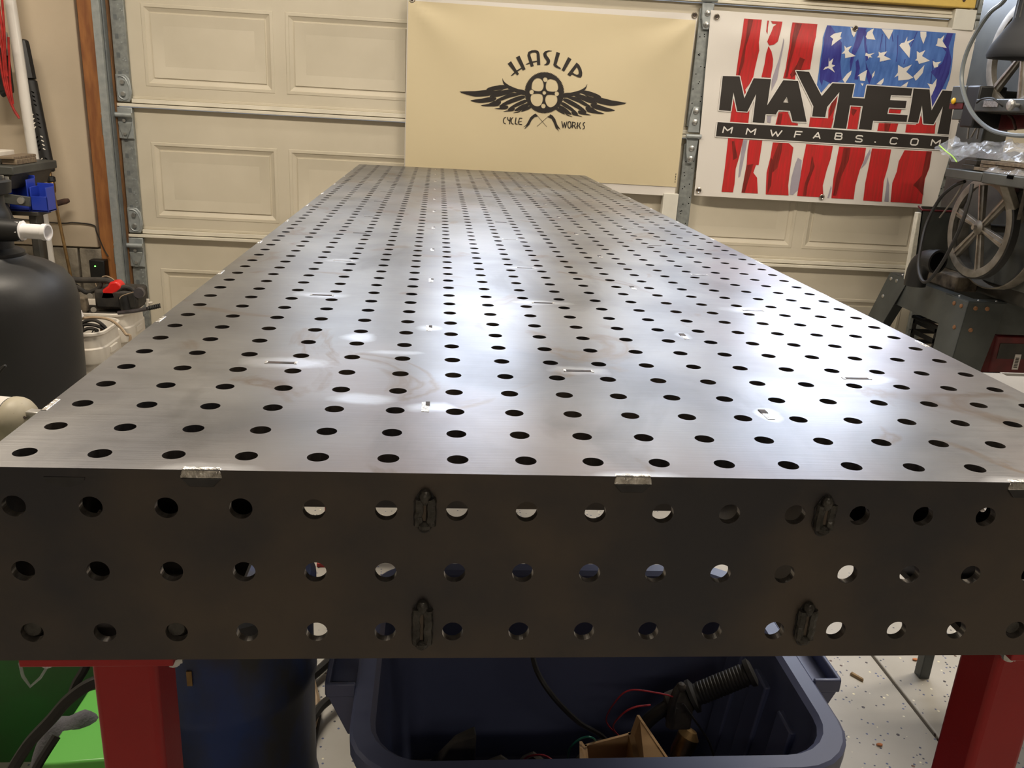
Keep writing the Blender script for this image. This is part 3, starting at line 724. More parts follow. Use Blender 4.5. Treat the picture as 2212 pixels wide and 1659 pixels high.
vio = [mp(B, q) for q in ([(730, 235), (735, 250), (715, 400), (690, 560), (645, 650), (650, 560), (700, 400)], [(850, 1180), (880, 1200), (870, 1340), (850, 1440), (810, 1478), (785, 1470), (800, 1340), (830, 1230)],
    [(420, 1040), (455, 1042), (440, 1120), (395, 1330), (380, 1340), (400, 1170)], [(610, 850), (645, 850), (635, 905), (610, 900)], [(1425, 1110), (1430, 1140), (1390, 1230), (1350, 1270), (1390, 1170)], [(1565, 1330), (1580, 1400), (1575, 1530), (1540, 1528), (1555, 1420)],
    [(1110, 1400), (1115, 1420), (1095, 1500), (1080, 1500)])]
for q in vio: flat_part([q], None, 'violet_stroke', 'ink_violet', b2, f2, .0013)
blue = mp(B, [(1080, 130), (2112, 193), (2090, 320), (2075, 450), (2060, 560), (2030, 650), (1920, 800), (1900, 640), (1700, 640), (1400, 620), (1385, 700), (1280, 695), (1295, 600), (1100, 590), (1030, 670), (1000, 610), (1015, 500), (1022, 380), (1040, 230)])
flat_part([blue], None, 'blue_canton', 'ink_blue', b2, f2, .0016)
nav = [mp(B, q) for q in ([(1080, 132), (1110, 134), (1150, 200), (1190, 270), (1180, 420), (1200, 560), (1130, 600), (1050, 560), (1040, 610), (1020, 560), (1030, 380), (1050, 230)], [(1330, 150), (1395, 155), (1340, 280), (1290, 370), (1265, 500), (1255, 420), (1270, 330), (1300, 250)],
    [(1380, 420), (1400, 470), (1440, 540), (1420, 600), (1400, 540)], [(2040, 190), (2090, 193), (2050, 300), (2070, 400), (2050, 520), (2010, 620), (1960, 700), (1920, 790), (1900, 640), (1960, 560), (1900, 500), (1990, 430), (2030, 340), (1990, 300)],
    [(1300, 420), (1320, 400), (1340, 470), (1330, 560), (1300, 560), (1310, 480)], [(1375, 170), (1392, 180), (1385, 280), (1400, 400), (1380, 420), (1370, 300)])]
for q in (((1520, 200), (1490, 330)), ((1640, 210), (1635, 300), (1620, 420)), ((1550, 160), (1530, 420)), ((1690, 400), (1680, 440)), ((1915, 400), (1908, 600)), ((1795, 180), (1740, 300)), ((1590, 170), (1600, 260))):
    nav += [mp(B, s) for s in stroke(list(q), 6)]
for q in nav: flat_part([q], None, 'navy_stroke', 'ink_navy', b2, f2, .0024)
stars = [mp(B, q) for q in (
    [(1098, 220), (1130, 198), (1195, 183), (1180, 225), (1192, 232), (1165, 250), (1140, 268), (1105, 295), (1112, 260), (1122, 240)],
    [(1085, 385), (1092, 420), (1122, 392), (1112, 440), (1140, 450), (1118, 465), (1142, 505), (1102, 478), (1085, 470), (1048, 485), (1062, 462), (1088, 455)],
    [(1208, 292), (1222, 310), (1268, 295), (1240, 330), (1245, 345), (1298, 375), (1215, 392), (1212, 355), (1185, 358), (1210, 330)],
    [(1265, 145), (1320, 165), (1290, 228), (1275, 200)], [(1430, 165), (1452, 155), (1440, 190), (1460, 245), (1395, 240), (1385, 222), (1400, 185)],
    [(1512, 160), (1605, 165), (1568, 245), (1535, 195)], [(1378, 348), (1400, 360), (1448, 350), (1415, 372), (1430, 388), (1405, 385), (1398, 398), (1395, 378), (1372, 372)],
    [(1478, 340), (1495, 350), (1548, 338), (1520, 372), (1578, 400), (1490, 420), (1490, 388), (1465, 385), (1482, 370)],
    [(1715, 220), (1710, 260), (1770, 238), (1722, 275), (1735, 310), (1722, 390), (1660, 310), (1648, 290), (1665, 272), (1690, 268)],
    [(1818, 180), (1868, 182), (1868, 215), (1842, 278), (1820, 220)], [(2018, 205), (2000, 255), (2035, 310), (1965, 298), (1942, 290), (1955, 275), (1962, 232), (1985, 235)],
    [(1785, 335), (1805, 350), (1855, 328), (1825, 375), (1888, 412), (1800, 438), (1790, 412), (1768, 410), (1782, 395)],
    [(1912, 412), (1935, 425), (1985, 418), (1958, 440), (1955, 460), (1925, 468), (1915, 440)],
    [(1635, 445), (1680, 470), (1745, 442), (1705, 500), (1765, 545), (1730, 560), (1648, 568), (1645, 528), (1615, 545), (1640, 505)],
    [(1845, 445), (1835, 510), (1800, 555), (1785, 570), (1765, 535), (1805, 490)], [(1275, 488), (1270, 520), (1225, 590), (1205, 560), (1240, 515)],
    [(1398, 483), (1390, 540), (1385, 572), (1345, 568), (1340, 530), (1322, 535), (1345, 515)], [(1460, 490), (1455, 530), (1440, 550), (1440, 520)],
    [(1350, 590), (1375, 592), (1365, 612)], [(1535, 548), (1530, 580), (1515, 602), (1475, 598), (1500, 575)], [(1728, 575), (1715, 618), (1670, 615)], [(1955, 552), (1950, 610), (1915, 690), (1900, 620), (1880, 590), (1920, 600)])]
for q in stars: flat_part([q], None, 'white_star', 'ink_star', b2, f2, .0030)
# lettering MAYHEM
M1 = [(578, 172), (835, 180), (903, 515), (1050, 208), (1312, 222), (1250, 625), (1495, 238), (1718, 250), (1842, 878), (1632, 870), (1592, 708), (1418, 698), (1380, 765), (1225, 760), (1205, 897), (1028, 885), (1083, 450), (948, 722), (793, 712), (737, 425), (693, 712), (513, 698)]
AH = [(1545, 495), (1568, 585), (1490, 578)]
YHE = [(-455, 95), (-258, 110), (-65, 482), (105, 285), (447, 300), (402, 508), (602, 518), (642, 318), (1340, 365), (1315, 478), (1008, 470), (995, 543), (1248, 556), (1228, 670), (972, 658), (950, 757), (1262, 775), (1245, 880), (730, 860), (705, 1003), (505, 990), (570, 635), (372, 625), (310, 983), (105, 970), (210, 422), (15, 650), (-15, 805), (-215, 795), (-195, 640)]
M2 = [(1355, 365), (1605, 380), (1632, 700), (1810, 395), (2010, 405), (1905, 1072), (1722, 1060), (1812, 640), (1662, 915), (1505, 905), (1483, 625), (1420, 890), (1262, 880), (1285, 780), (1325, 560), (1340, 478)]
BAR = [(217, 898), (2052, 1015), (2040, 1118), (203, 1010)]
for tr, poly, w_ in ((C1, M1, 30), (C1, AH, 10), (C2, YHE, 30), (C2, M2, 30), (B, BAR, 16)):
    flat_part([mp(tr, q) for q in stroke(poly, w_, True)], None, 'letter_outline', 'ink_star', b2, f2, .0038)
flat_part([mp(C1, M1)], {0: [mp(C1, AH)]}, 'black_lettering', 'ink', b2, f2, .0046)
flat_part([mp(C2, YHE)], None, 'black_lettering', 'ink', b2, f2, .0046)
flat_part([mp(C2, M2)], None, 'black_lettering', 'ink', b2, f2, .0046)
flat_part([mp(B, BAR)], None, 'black_bar', 'ink', b2, f2, .0046)
GL = {'M': [[(0, 0), (0, 1), (.5, .42), (1, 1), (1, 0)]], 'W': [[(0, 1), (.27, 0), (.5, .7), (.73, 0), (1, 1)]], 'F': [[(0, 0), (0, 1), (.95, 1)], [(0, .52), (.8, .52)]], 'A': [[(0, 0), (.5, 1), (1, 0)], [(.18, .32), (.82, .32)]],
      'B': [[(0, 0), (0, 1), (.75, 1), (.92, .88), (.92, .64), (.75, .53), (0, .53)], [(.75, .53), (1, .4), (1, .12), (.8, 0), (0, 0)]], 'S': [[(1, .88), (.8, 1), (.2, 1), (.02, .85), (.02, .65), (.2, .53), (.8, .47), (.98, .35), (.98, .15), (.8, 0), (.2, 0), (0, .12)]],
      '.': [[(.0, .06), (1, .06)]], 'C': [[(1, .82), (.8, 1), (.2, 1), (0, .8), (0, .2), (.2, 0), (.8, 0), (1, .18)]], 'O': [[(.2, 0), (0, .2), (0, .8), (.2, 1), (.8, 1), (1, .8), (1, .2), (.8, 0), (.2, 0)]]}
for ch, cx, cy in zip('MMWFABS.COM', (295, 480, 675, 852, 998, 1168, 1332, 1467, 1612, 1775, 1945), (962, 975, 985, 997, 1004, 1010, 1030, 1035, 1047, 1055, 1063)):
    txt = []
    wd = {'M': 66, 'W': 88, '.': 12}.get(ch, 54); hgt = 48
    for pl in GL[ch]:
        pts = [(cx + (x - .5) * wd + (y - .5) * 12, cy + (x - .5) * wd * .06 - (y - .5) * hgt) for x, y in pl]
        txt += [mp(B, q) for q in stroke(pts, 10)]
    flat_part(txt, None, 'letter', 'ink_star', b2, f2, .0054)
for gx, gy in ((213, 60), (1302, 157), (68, 1440), (1036, 1490)): grommet(*B(gx, gy), b2, lambda s, z: f2(s, z) + .003, .012)

# ------------------------------------------------------------------ the fixture table
W18, L58 = 18 * P, 58 * P
tb = thing('fixture_table', 'long perforated steel welding table with bright ground top and red legs', 'table')
def holed(us, vs, cen, r, fn, t, segf, skip=None):
    """plate with round holes. us, vs: cell borders; cen(i, j) -> hole centre; fn(u, v, w) -> point; t thickness"""
    V, F = [], []
    for i in range(len(us) - 1):
        for j in range(len(vs) - 1):
            n = segf(i, j); c = cen(i, j); u0, u1, v0, v1 = us[i], us[i+1], vs[j], vs[j+1]
            b = len(V)
            if skip and skip(i, j):
                for w_ in (0, t): V += [fn(u0, v0, w_), fn(u1, v0, w_), fn(u1, v1, w_), fn(u0, v1, w_)]
                F += [(b, b+1, b+2, b+3), (b+7, b+6, b+5, b+4)]; continue
            for w_ in (0, t):
                for k in range(n):
                    a = 2*PI*(k + .5)/n; V.append(fn(c[0] + r*math.cos(a), c[1] + r*math.sin(a), w_))
                for k in range(n):
                    a = 2*PI*(k + .5)/n; dx, dy = math.cos(a), math.sin(a)
                    q = []
                    if abs(dx) > 1e-9: q.append(((u1 if dx > 0 else u0) - c[0]) / dx)
                    if abs(dy) > 1e-9: q.append(((v1 if dy > 0 else v0) - c[1]) / dy)
                    s = min(x for x in q if x > 0); V.append(fn(c[0] + s*dx, c[1] + s*dy, w_))
                V += [fn(u1, v1, w_), fn(u0, v1, w_), fn(u0, v0, w_), fn(u1, v0, w_)]
            m = 2*n + 4
            def side(k):
                p = 2*PI*(k + .5)/n; dx, dy = math.cos(p), math.sin(p)
                sx = ((u1 if dx > 0 else u0) - c[0]) / dx if abs(dx) > 1e-9 else 1e9; sy = ((v1 if dy > 0 else v0) - c[1]) / dy if abs(dy) > 1e-9 else 1e9
                return (0 if dx > 0 else 2) if sx < sy else (1 if dy > 0 else 3)
            for s_ in (0, 1):
                o = b + s_ * m
                for k in range(n):
                    k2 = (k + 1) % n; A_, B_ = side(k), side(k2)
                    f = [o + k, o + n + k]
                    while A_ != B_: f.append(o + 2*n + A_); A_ = (A_ + 1) % 4
                    f += [o + n + k2, o + k2]
                    F.append(tuple(f) if s_ == 0 else tuple(f[::-1]))
            for k in range(n):
                k2 = (k + 1) % n; F.append((b + k2, b + k, b + m + k, b + m + k2)[::-1])
    # outer rim
    u0, u1, v0, v1 = us[0], us[-1], vs[0], vs[-1]
    for (a, c_) in (((u0, v0), (u1, v0)), ((u1, v0), (u1, v1)), ((u1, v1), (u0, v1)), ((u0, v1), (u0, v0))):
        b = len(V); V += [fn(*a, 0), fn(*c_, 0), fn(*c_, t), fn(*a, t)]; F.append((b, b+1, b+2, b+3))
    return V, F
def plate(name, m, *a, **k):
    V, F = holed(*a, **k)
    mb = MB(); mb.add(V, F)
    me = bpy.data.meshes.new(name); me.from_pydata([tuple(p) for p in V], [], F); me.materials.append(M[m])
    bm = bmesh.new(); bm.from_mesh(me); bmesh.ops.remove_doubles(bm, verts=bm.verts, dist=1e-5); bmesh.ops.recalc_face_normals(bm, faces=bm.faces); bm.to_mesh(me); bm.free()
    o = bpy.data.objects.new(name, me); COL.objects.link(o); o.parent = tb; return o
TT = 0.0065
plate('top_plate', 'steel_top', [i*P for i in range(19)], [j*P for j in range(59)], lambda i, j: ((i+.5)*P, (j+.5)*P), .0080,
      lambda u, v, w_: (u, v, T - w_), TT, lambda i, j: 32 if j < 6 else (20 if j < 20 else 12))
ZB = T - 3.06 * P
zr = [T - 2.59*P, T - 1.585*P, T - .585*P]
ze = [ZB, T - 2.085*P, T - 1.085*P, T - TT]
tp = bpy.data.objects['top_plate'].data; tp.materials.append(M['mill'])
for f_ in tp.polygons:
    if abs(f_.normal.z) < .5 or f_.center.z < T - .003: f_.material_index = 1
plate('front_plate', 'mill', [i*P for i in range(19)], ze, lambda i, j: ((i+.5)*P, zr[j]), .0080, lambda u, v, w_: (u, 0.0008 + w_, v), TT, lambda i, j: 32)
plate('rear_plate', 'mill', [i*P for i in range(19)], ze, lambda i, j: ((i+.5)*P, zr[j]), .0080, lambda u, v, w_: (u, L58 - .0008 - w_, v), TT, lambda i, j: 12)
for xx, sg in ((0.0008, 1), (W18 - 0.0008, -1)):
    plate('side_plate', 'mill', [TT + .001] + [j*P for j in range(1, 58)] + [L58 - TT - .001], ze, lambda i, j: ((i+.5)*P, zr[j]), .0080, lambda u, v, w_: (xx + sg*w_, u, v), TT, lambda i, j: 12)
fp = bpy.data.objects['front_plate'].data; fp.materials.append(M['cut_edge'])
for f_ in fp.polygons:
    if abs(f_.normal.y) < .5 and f_.area < .00005: f_.material_index = 1
# inner ribs: two long ones and the cross ribs, cut from plate with large lightening holes
for xx in (6*P, 12*P):
    plate('rib', 'mill', [.01 + i * (L58 - .02) / 19 for i in range(20)], [ZB + .001, T - TT - .0005], lambda i, j: (.01 + (i + .5) * (L58 - .02) / 19, T - 1.5*P), .03, lambda u, v, w_: (xx - TT/2 + w_, u, v), TT, lambda i, j: 20, skip=lambda i, j: i < 3)
for yy in (5, 11, 16, 22, 27, 33, 38, 44, 50):
    for a, b in ((.2, 5.9), (6.1, 11.9), (12.1, 17.8)):
        MB().box((a*P, yy*P - TT/2, ZB + .001), (b*P, yy*P + TT/2, T - TT - .0005)).build('rib', 'mill', tb)
for x0 in (.0075, W18 - .152):
    MB().box((x0, .0082, ZB), (x0 + .1445, .262, ZB + .006)).build('corner_plate', 'mill', tb)
# rib tabs showing in the top: slots across and along
rnd = random.Random(3)
def tab(name, cx, cy, lx, ly, m, ang=0.0):
    mb = MB(); mb.box((cx - lx/2, cy - ly/2, T - .004), (cx + lx/2, cy + ly/2, T + .0003))
    return mb.build(name, m, tb)
ROWS = [(5, 0), (11, 0), (16, 0), (22, 0), (27, 0), (33, 0), (38, 0), (44, 0), (50, 0)]
for k, (yy, _) in enumerate(ROWS):
    for i, cx in enumerate((3, 9, 15)):
        x = cx * P + ([.2, 0, -.2][i] * P)
        m = 'slot_grey' if (k > 1 and (k + i) % 2 == 0) or (k == 1 and i == 2) else 'slot_dark'
        o = tab('rib_slot', x, yy * P, .026, .0055, m)
        if k < 3 or m == 'slot_grey':
            MB().box((x - .0155, yy*P - .0035, T - .003), (x - .0128, yy*P + .0035, T + .0005)).box((x + .0128, yy*P - .0035, T - .003), (x + .0155, yy*P + .0035, T + .0005)).build('slot_lip', 'ground', o)
for cx in (6, 12):
    for yy in (2.7, 7.95, 13.43, 18.8, 24.3, 29.8, 35.2, 40.7, 46.2, 51.7, 56.2):
        o = tab('ground_weld', cx*P, yy*P, .0066, .024, 'ground')
        MB().box((cx*P + (.0 if cx == 6 else -.0035), yy*P + .0035, T - .001), (cx*P + (.0038 if cx == 6 else .003), yy*P + .0125, T + .0006)).build('weld_gap', 'slot_dark', o)
# corner welds along the edges, ground flush
def bead(c, half, axis, m='ground', r=.0045):
    pts = []
    for i in range(9):
        t = (i / 8 - .5) * 2 * half; p = list(c); p[axis] += t; p[2] += rnd.uniform(-.0003, .0003); pts.append(p)
    return MB().tube(pts, r, 8, 2)
for cx in (3, 9, 15):
    o = MB().hexa([(cx*P - .0142, -.0012, T - .006), (cx*P + .0142, -.0012, T - .006), (cx*P + .0142, .0045, T - .006), (cx*P - .0142, .0045, T - .006)],
                  [(cx*P - .0132, .0002, T + .0004), (cx*P + .0132, .0002, T + .0004), (cx*P + .0132, .0050, T + .0004), (cx*P - .0132, .0050, T + .0004)]).build('corner_weld', 'ground', tb, bevel=.0008)
    MB().hexa([(cx*P - .008, -.0012, T - .0125), (cx*P + .008, -.0012, T - .0125), (cx*P + .008, .003, T - .0125), (cx*P - .008, .003, T - .0125)],
              [(cx*P - .0138, -.0012, T - .006), (cx*P + .0138, -.0012, T - .006), (cx*P + .0138, .003, T - .006), (cx*P - .0138, .003, T - .006)]).build('heat_mark', 'weld_dark', o, bevel=.0006)
hm = aty(138, 1028, 0)
MB().prism([(hm.x + .0135*math.cos(PI + PI*a/10), T - TT - .0005 + .0075*math.sin(PI + PI*a/10)) for a in range(11)], lambda a, b, t: (a, t, b), .0001, .002).build('heat_mark', 'weld_dark', tb)
for side, xx in ((0, 0.0), (1, W18)):
    for yy in (2.4, 8, 13.5, 19, 24.5, 30, 35.5, 41, 46.5, 52):
        sg = -1 if side == 0 else 1
        MB().hexa([(xx + sg*.0012, yy*P - .0142, T - .006), (xx - sg*.004, yy*P - .0142, T - .006), (xx - sg*.004, yy*P + .0142, T - .006), (xx + sg*.0012, yy*P + .0142, T - .006)],
                  [(xx - sg*.0002, yy*P - .0134, T + .0005), (xx - sg*.005, yy*P - .0134, T + .0005), (xx - sg*.005, yy*P + .0134, T + .0005), (xx - sg*.0002, yy*P + .0134, T + .0005)]).build('corner_weld', 'ground', tb, bevel=.0008)
# vertical weld beads over the rib tabs on the front plate
for px, py0, py1 in ((918, 1075, 1133), (1780, 1088, 1141), (912, 1312, 1388), (1739, 1316, 1378)):
    p0, p1 = aty(px, py0, 0), aty(px, py1, 0); cx = (p0.x + p1.x) / 2; z1, z0 = p0.z, p1.z
    halo = MB().prism([(cx + .0085*math.cos(a*PI/8) * (1 + .08*math.sin(a*3)), (z0+z1)/2 + ((z1-z0)/2 + .007)*math.sin(a*PI/8)) for a in range(16)], lambda a, b, t: (a, t, b), -.0004, .001).build('heat_mark', 'weld_dark', tb)
    bmb = MB()
    for off, rr in ((-.0042, .0035), (.0042, .0038)):
        bmb.tube([(cx + off + rnd.uniform(-.0005, .0005), -.0012 + rnd.uniform(-.0006, .0003), z0 + (z1 - z0)*i/9) for i in range(10)], rr, 8, 2)
    bmb.ball((cx, -.002, z0), .0052, 10, .8); bmb.ball((cx, -.001, z1 + .001), .005, 10, 1.3)
    o = bmb.build('weld_bead', 'weld', tb)
    MB().box((cx - .0025, -.0032, z0 + .004), (cx + .0012, .001, z1 - .003)).build('rib_tab', 'rib_tab', o, bevel=.0006)
# legs with bolted flange plates
def leg(x0, y0, fl, fr):
    s = .051
    lg = MB().box((x0, y0, 0.012), (x0 + s, y0 + s, ZB - .007)).build('leg', 'red_paint', tb, bevel=.006, seg=3)
    ya = min(y0 - .045, .002) if y0 < 1 else y0 - .045
    ya = max(ya, .002)
    MB().box((fl, ya, ZB - .0072), (fr, y0 + s + .03, ZB - .0002)).build('leg_flange', 'red_paint', lg, bevel=.001)
    MB().box((x0 - .02, y0 - .02, 0.0), (x0 + s + .02, y0 + s + .02, .012)).build('foot_plate', 'red_paint', lg, bevel=.002)
    for bx in (fl + .012, fr - .005):
        for by in (ya + .018, y0 + s + .015):
            MB().cyl((bx, by, ZB - .0072), (bx, by, ZB - .0145), .0085, n=6).cyl((bx, by, ZB - .0145), (bx, by, ZB - .0185), .0045, n=10).cyl((bx, by, ZB - .0072), (bx, by, ZB - .0088), .0115, n=16).build('bolt', 'zinc', lg)
LX = .0405; RX = W18 - .0405 - .051
for y0 in (.05, 1.45, L58 - .101):
    leg(LX, y0, .012, .122); leg(RX, y0, W18 - .122, W18 - .012)
# bolts in the two lowest outer holes and scale cracks
for c in (0.5, 2.5, 15.5):
    b = MB().cyl((c*P - .001, .004, zr[0] + .001), (c*P - .001, .0075 + .010, zr[0] + .001), .0052, n=6).lathe([(.0072, 0), (.0072, .0025), (.006, .004), (0, .0045)], (c*P - .001, .0078, zr[0] + .001), (0, -1, 0), 12).build('flange_bolt_end', 'weld', tb)

# ------------------------------------------------------------------ under the table
def rrect(x0, x1, y0, y1, r, n=6):
    out = []
    for cx, cy, a0 in ((x1 - r, y1 - r, 0), (x0 + r, y1 - r, PI/2), (x0 + r, y0 + r, PI), (x1 - r, y0 + r, 3*PI/2)):
        out += [(cx + r*math.cos(a0 + PI/2*i/n), cy + r*math.sin(a0 + PI/2*i/n)) for i in range(n + 1)]
    return out
def loft(rings, cap0=True, cap1=False):
    mb = MB(); n = len(rings[0]); vs = [p for r in rings for p in r]
    f = [(k*n + i, k*n + (i+1) % n, (k+1)*n + (i+1) % n, (k+1)*n + i) for k in range(len(rings) - 1) for i in range(n)]
    if cap0: f.append(tuple(range(n - 1, -1, -1)))
    if cap1: f.append(tuple(range((len(rings)-1)*n, len(rings)*n)))
    return mb.add(vs, f)
def ringz(x0, x1, y0, y1, r, z): return [(x, y, z) for x, y in rrect(x0, x1, y0, y1, r)]

ZR = 0.385
tt = thing('storage_tote', 'large open slate-blue plastic tote under the table, filled with motorcycle parts', 'storage tote')
tx0, tx1, ty0, ty1 = .213, .893, .288, .80
def inset(z, d, r): return ringz(tx0 + d, tx1 - d, ty0 + d, ty1 - d, r, z)
body = loft([inset(0.0, .075, .05), inset(.01, .068, .06), inset(ZR - .04, .026, .075), inset(ZR - .022, .022, .078), inset(ZR - .022, .0, .09), inset(ZR, .0, .09), inset(ZR + .003, .004, .088), inset(ZR + .003, .026, .076),
             inset(ZR - .004, .033, .07), inset(ZR - .05, .036, .068), inset(.02, .078, .05), inset(.012, .085, .045)], True, True)
body.build('tote_body', 'tote', tt, smooth=30)
for sg, xa in ((-1, tx0), (1, tx1)):
    h = MB()
    yc, hl = (ty0 + ty1)/2 + .03, .11
    for a, b in (((xa, yc - hl, ZR - .006), (xa + sg*.042, yc - hl, ZR - .006)), ((xa + sg*.040, yc - hl, ZR - .006), (xa + sg*.040, yc + hl, ZR - .006)), ((xa + sg*.042, yc + hl, ZR - .006), (xa, yc + hl, ZR - .006))):
        h.beam(a, b, .007, .022)
    h.hexa([(xa, yc - hl, ZR - .085), (xa + sg*.012, yc - hl, ZR - .085), (xa + sg*.012, yc + hl, ZR - .085), (xa, yc + hl, ZR - .085)],
           [(xa, yc - hl, ZR - .018), (xa + sg*.040, yc - hl, ZR - .018), (xa + sg*.040, yc + hl, ZR - .018), (xa, yc + hl, ZR - .018)])
    h.build('tote_handle', 'tote', tt, bevel=.002)
for y in (.42, .52, .62): MB().hexa([(tx1 - .072, y, .08), (tx1 - .066, y, .08), (tx1 - .066, y + .05, .08), (tx1 - .072, y + .05, .08)], [(tx1 - .046, y, .33), (tx1 - .034, y, .33), (tx1 - .034, y + .05, .33), (tx1 - .046, y + .05, .33)]).build('wall_rib', 'tote', tt, bevel=.004)

# contents of the tote
hb_ = thing('handlebar', 'black motorcycle handlebar end with ribbed grip and lever, leaning in the blue tote', 'handlebar')
g0, g1 = atz(1505, 1500, .31), atz(1628, 1450, .36)
ax = (g1 - g0).normalized()
prof = [(.012, 0)]
L_ = (g1 - g0).length
prof = [(.011, -.012), (.026, -.01), (.026, -.004), (.017, 0)]
for i in range(14): h = .004 + (L_ - .02) * i / 14; prof += [(.0165, h), (.0178, h + .002), (.0178, h + .0045), (.0165, h + .006)]
prof += [(.0165, L_ - .012), (.021, L_ - .01), (.022, L_ - .003), (.016, L_), (0, L_)]
MB().lathe(prof, g0, ax, 22).build('grip', 'black_rubber', hb_)
c0 = g0 - ax * .05
MB().tube([g0 - ax*.005, c0, c0 + Vector((-.035, .01, -.05)), c0 + Vector((-.05, .03, -.14)), (c0.x - .05, c0.y + .03, .06)], .011, 12, 5).build('bar_tube', 'black_plastic', hb_)
MB().cyl(g0 - ax*.012, g0 - ax*.05, .021, n=18).box(g0 - ax*.03 + Vector((-.018, -.02, -.04)), g0 - ax*.03 + Vector((.018, .016, .005))).build('switch_housing', 'dusty_black', hb_, bevel=.004)
MB().tube([c0 + Vector((.0, -.02, -.02)), c0 + Vector((-.004, -.03, .03)), c0 + Vector((.0, -.03, .055)), c0 + Vector((.006, -.03, .06))], [.007, .005], 10, 5).ball(c0 + Vector((.006, -.03, .06)), .008, 10).build('lever', 'dusty_black', hb_)
def wire(name, pts, r, m, label, cat='wire'):
    o = MB().tube(pts, r, 7, 6).build(name, m); tag(o, label, cat); return o
wire('cable', [atz(1148, 1400, .37), atz(1160, 1450, .36), atz(1195, 1505, .33), atz(1250, 1560, .27), atz(1300, 1590, .20), atz(1350, 1640, .10), atz(1420, 1650, .04)], .0042, 'black_rubber', 'thick black cable hanging into the blue tote from behind the front plate', 'cable')
wire('wire', [atz(1455, 1505, .33), atz(1420, 1497, .33), atz(1362, 1491, .33), atz(1330, 1515, .30), atz(1310, 1560, .2), atz(1350, 1600, .1)], .0013, 'wire_red', 'thin red and black wire arching left of the grip in the tote')
wire('wire', [atz(1405, 1523, .31), atz(1370, 1528, .31), atz(1342, 1545, .29), atz(1325, 1575, .22), atz(1360, 1610, .1)], .0015, 'wire_red', 'lower thin red wire curving left of the grip in the tote')
wire('wire', [atz(1475, 1520, .32), atz(1500, 1555, .29), atz(1530, 1600, .24), atz(1545, 1640, .2), atz(1560, 1655, .12)], .0018, 'black_rubber', 'thin black wire hanging down right of the lever in the tote')
wire('wire', [atz(1225, 1645, .22), atz(1232, 1615, .25), atz(1258, 1594, .27), atz(1285, 1598, .26), atz(1300, 1640, .12)], .0016, 'wire_green', 'thin green wire looping left of the cardboard box')
wire('wire', [atz(1120, 1658, .2), atz(1140, 1635, .23), atz(1175, 1632, .24), atz(1205, 1650, .22), atz(1230, 1656, .1)], .0018, 'wire_red', 'thin red wire loop at the front wall of the tote')
bx = thing('cardboard_box', 'small open brown cardboard box with a raised flap in the blue tote', 'box')
bz = .255
q = [atz(1262, 1608, bz), atz(1362, 1582, bz), atz(1392, 1700, bz), atz(1275, 1720, bz)]
cmb = MB()
q3 = [Vector((v.x, v.y, .035)) for v in q]
for i in range(4):
    a, b = q[i], q[(i+1) % 4]; a0, b0 = q3[i], q3[(i+1) % 4]; nrm = Vector((b.y - a.y, -(b.x - a.x), 0)).normalized() * .004
    cmb.hexa([a0, b0, b0 + nrm, a0 + nrm], [a, b, b + nrm, a + nrm])
cmb.hexa(q3, [v + Vector((0, 0, .004)) for v in q3])
cmb.build('box_body', 'cardboard', bx)
fa, fb = q[1], q[2]
MB().hexa([fa, fb, fb + Vector((.004, 0, -.001)), fa + Vector((.004, 0, -.001))], [fa + Vector((.006, -.002, .035)), fb + Vector((.055, -.01, .012)), fb + Vector((.059, -.01, .012)), fa + Vector((.010, -.002, .035))]).build('box_flap', 'cardboard', bx)
fa, fb = q[0], q[3]
MB().hexa([fa, fb, fb + Vector((-.004, 0, 0)), fa + Vector((-.004, 0, 0))], [fa + Vector((-.004, 0, .006)), fb + Vector((-.012, 0, .016)), fb + Vector((-.016, 0, .016)), fa + Vector((-.008, 0, .006))]).build('box_flap', 'cardboard', bx)
bb = atz(975, 1632, .25)
o = MB().hexa([bb + Vector((-.035, -.02, -.03)), bb + Vector((.035, -.02, -.03)), bb + Vector((.035, .02, -.03)), bb + Vector((-.035, .02, -.03))], [bb + Vector((.0, -.006, .03)), bb + Vector((.036, -.01, .045)), bb + Vector((.034, .012, .045)), bb + Vector((.005, .01, .03))]).build('metal_bracket', 'dusty_black', bevel=.003)
tag(o, 'dark worn metal bracket standing at the left front inside the blue tote', 'bracket')
o = MB().lathe([(.012, 0), (.018, .02), (.018, .05), (.010, .06), (0, .062)], atz(1460, 1648, .18), (0.4, .2, 1), 14).build('brass_fitting', 'brass'); tag(o, 'small brass coloured fitting beside the cardboard box flap', 'fitting')
pile = thing('dark_parts_heap', 'tangle of dark greasy motorcycle parts lying at the bottom of the blue tote', 'parts')
for k in range(16):
    x = rnd.uniform(.32, .78); y = rnd.uniform(.42, .66); r = rnd.uniform(.02, .04)
    if k % 2: MB().tube([(x - r*2, y, .03), (x, y + r, .05 + r), (x + r*2, y - r, .03)], .008, 8, 4).build('hose_piece', 'dusty_black', pile)
    else: MB().box((x - r, y - r*.6, .013), (x + r, y + r*.6, .03 + r)).build('bracket_piece', 'grey_parts', pile, bevel=.004)

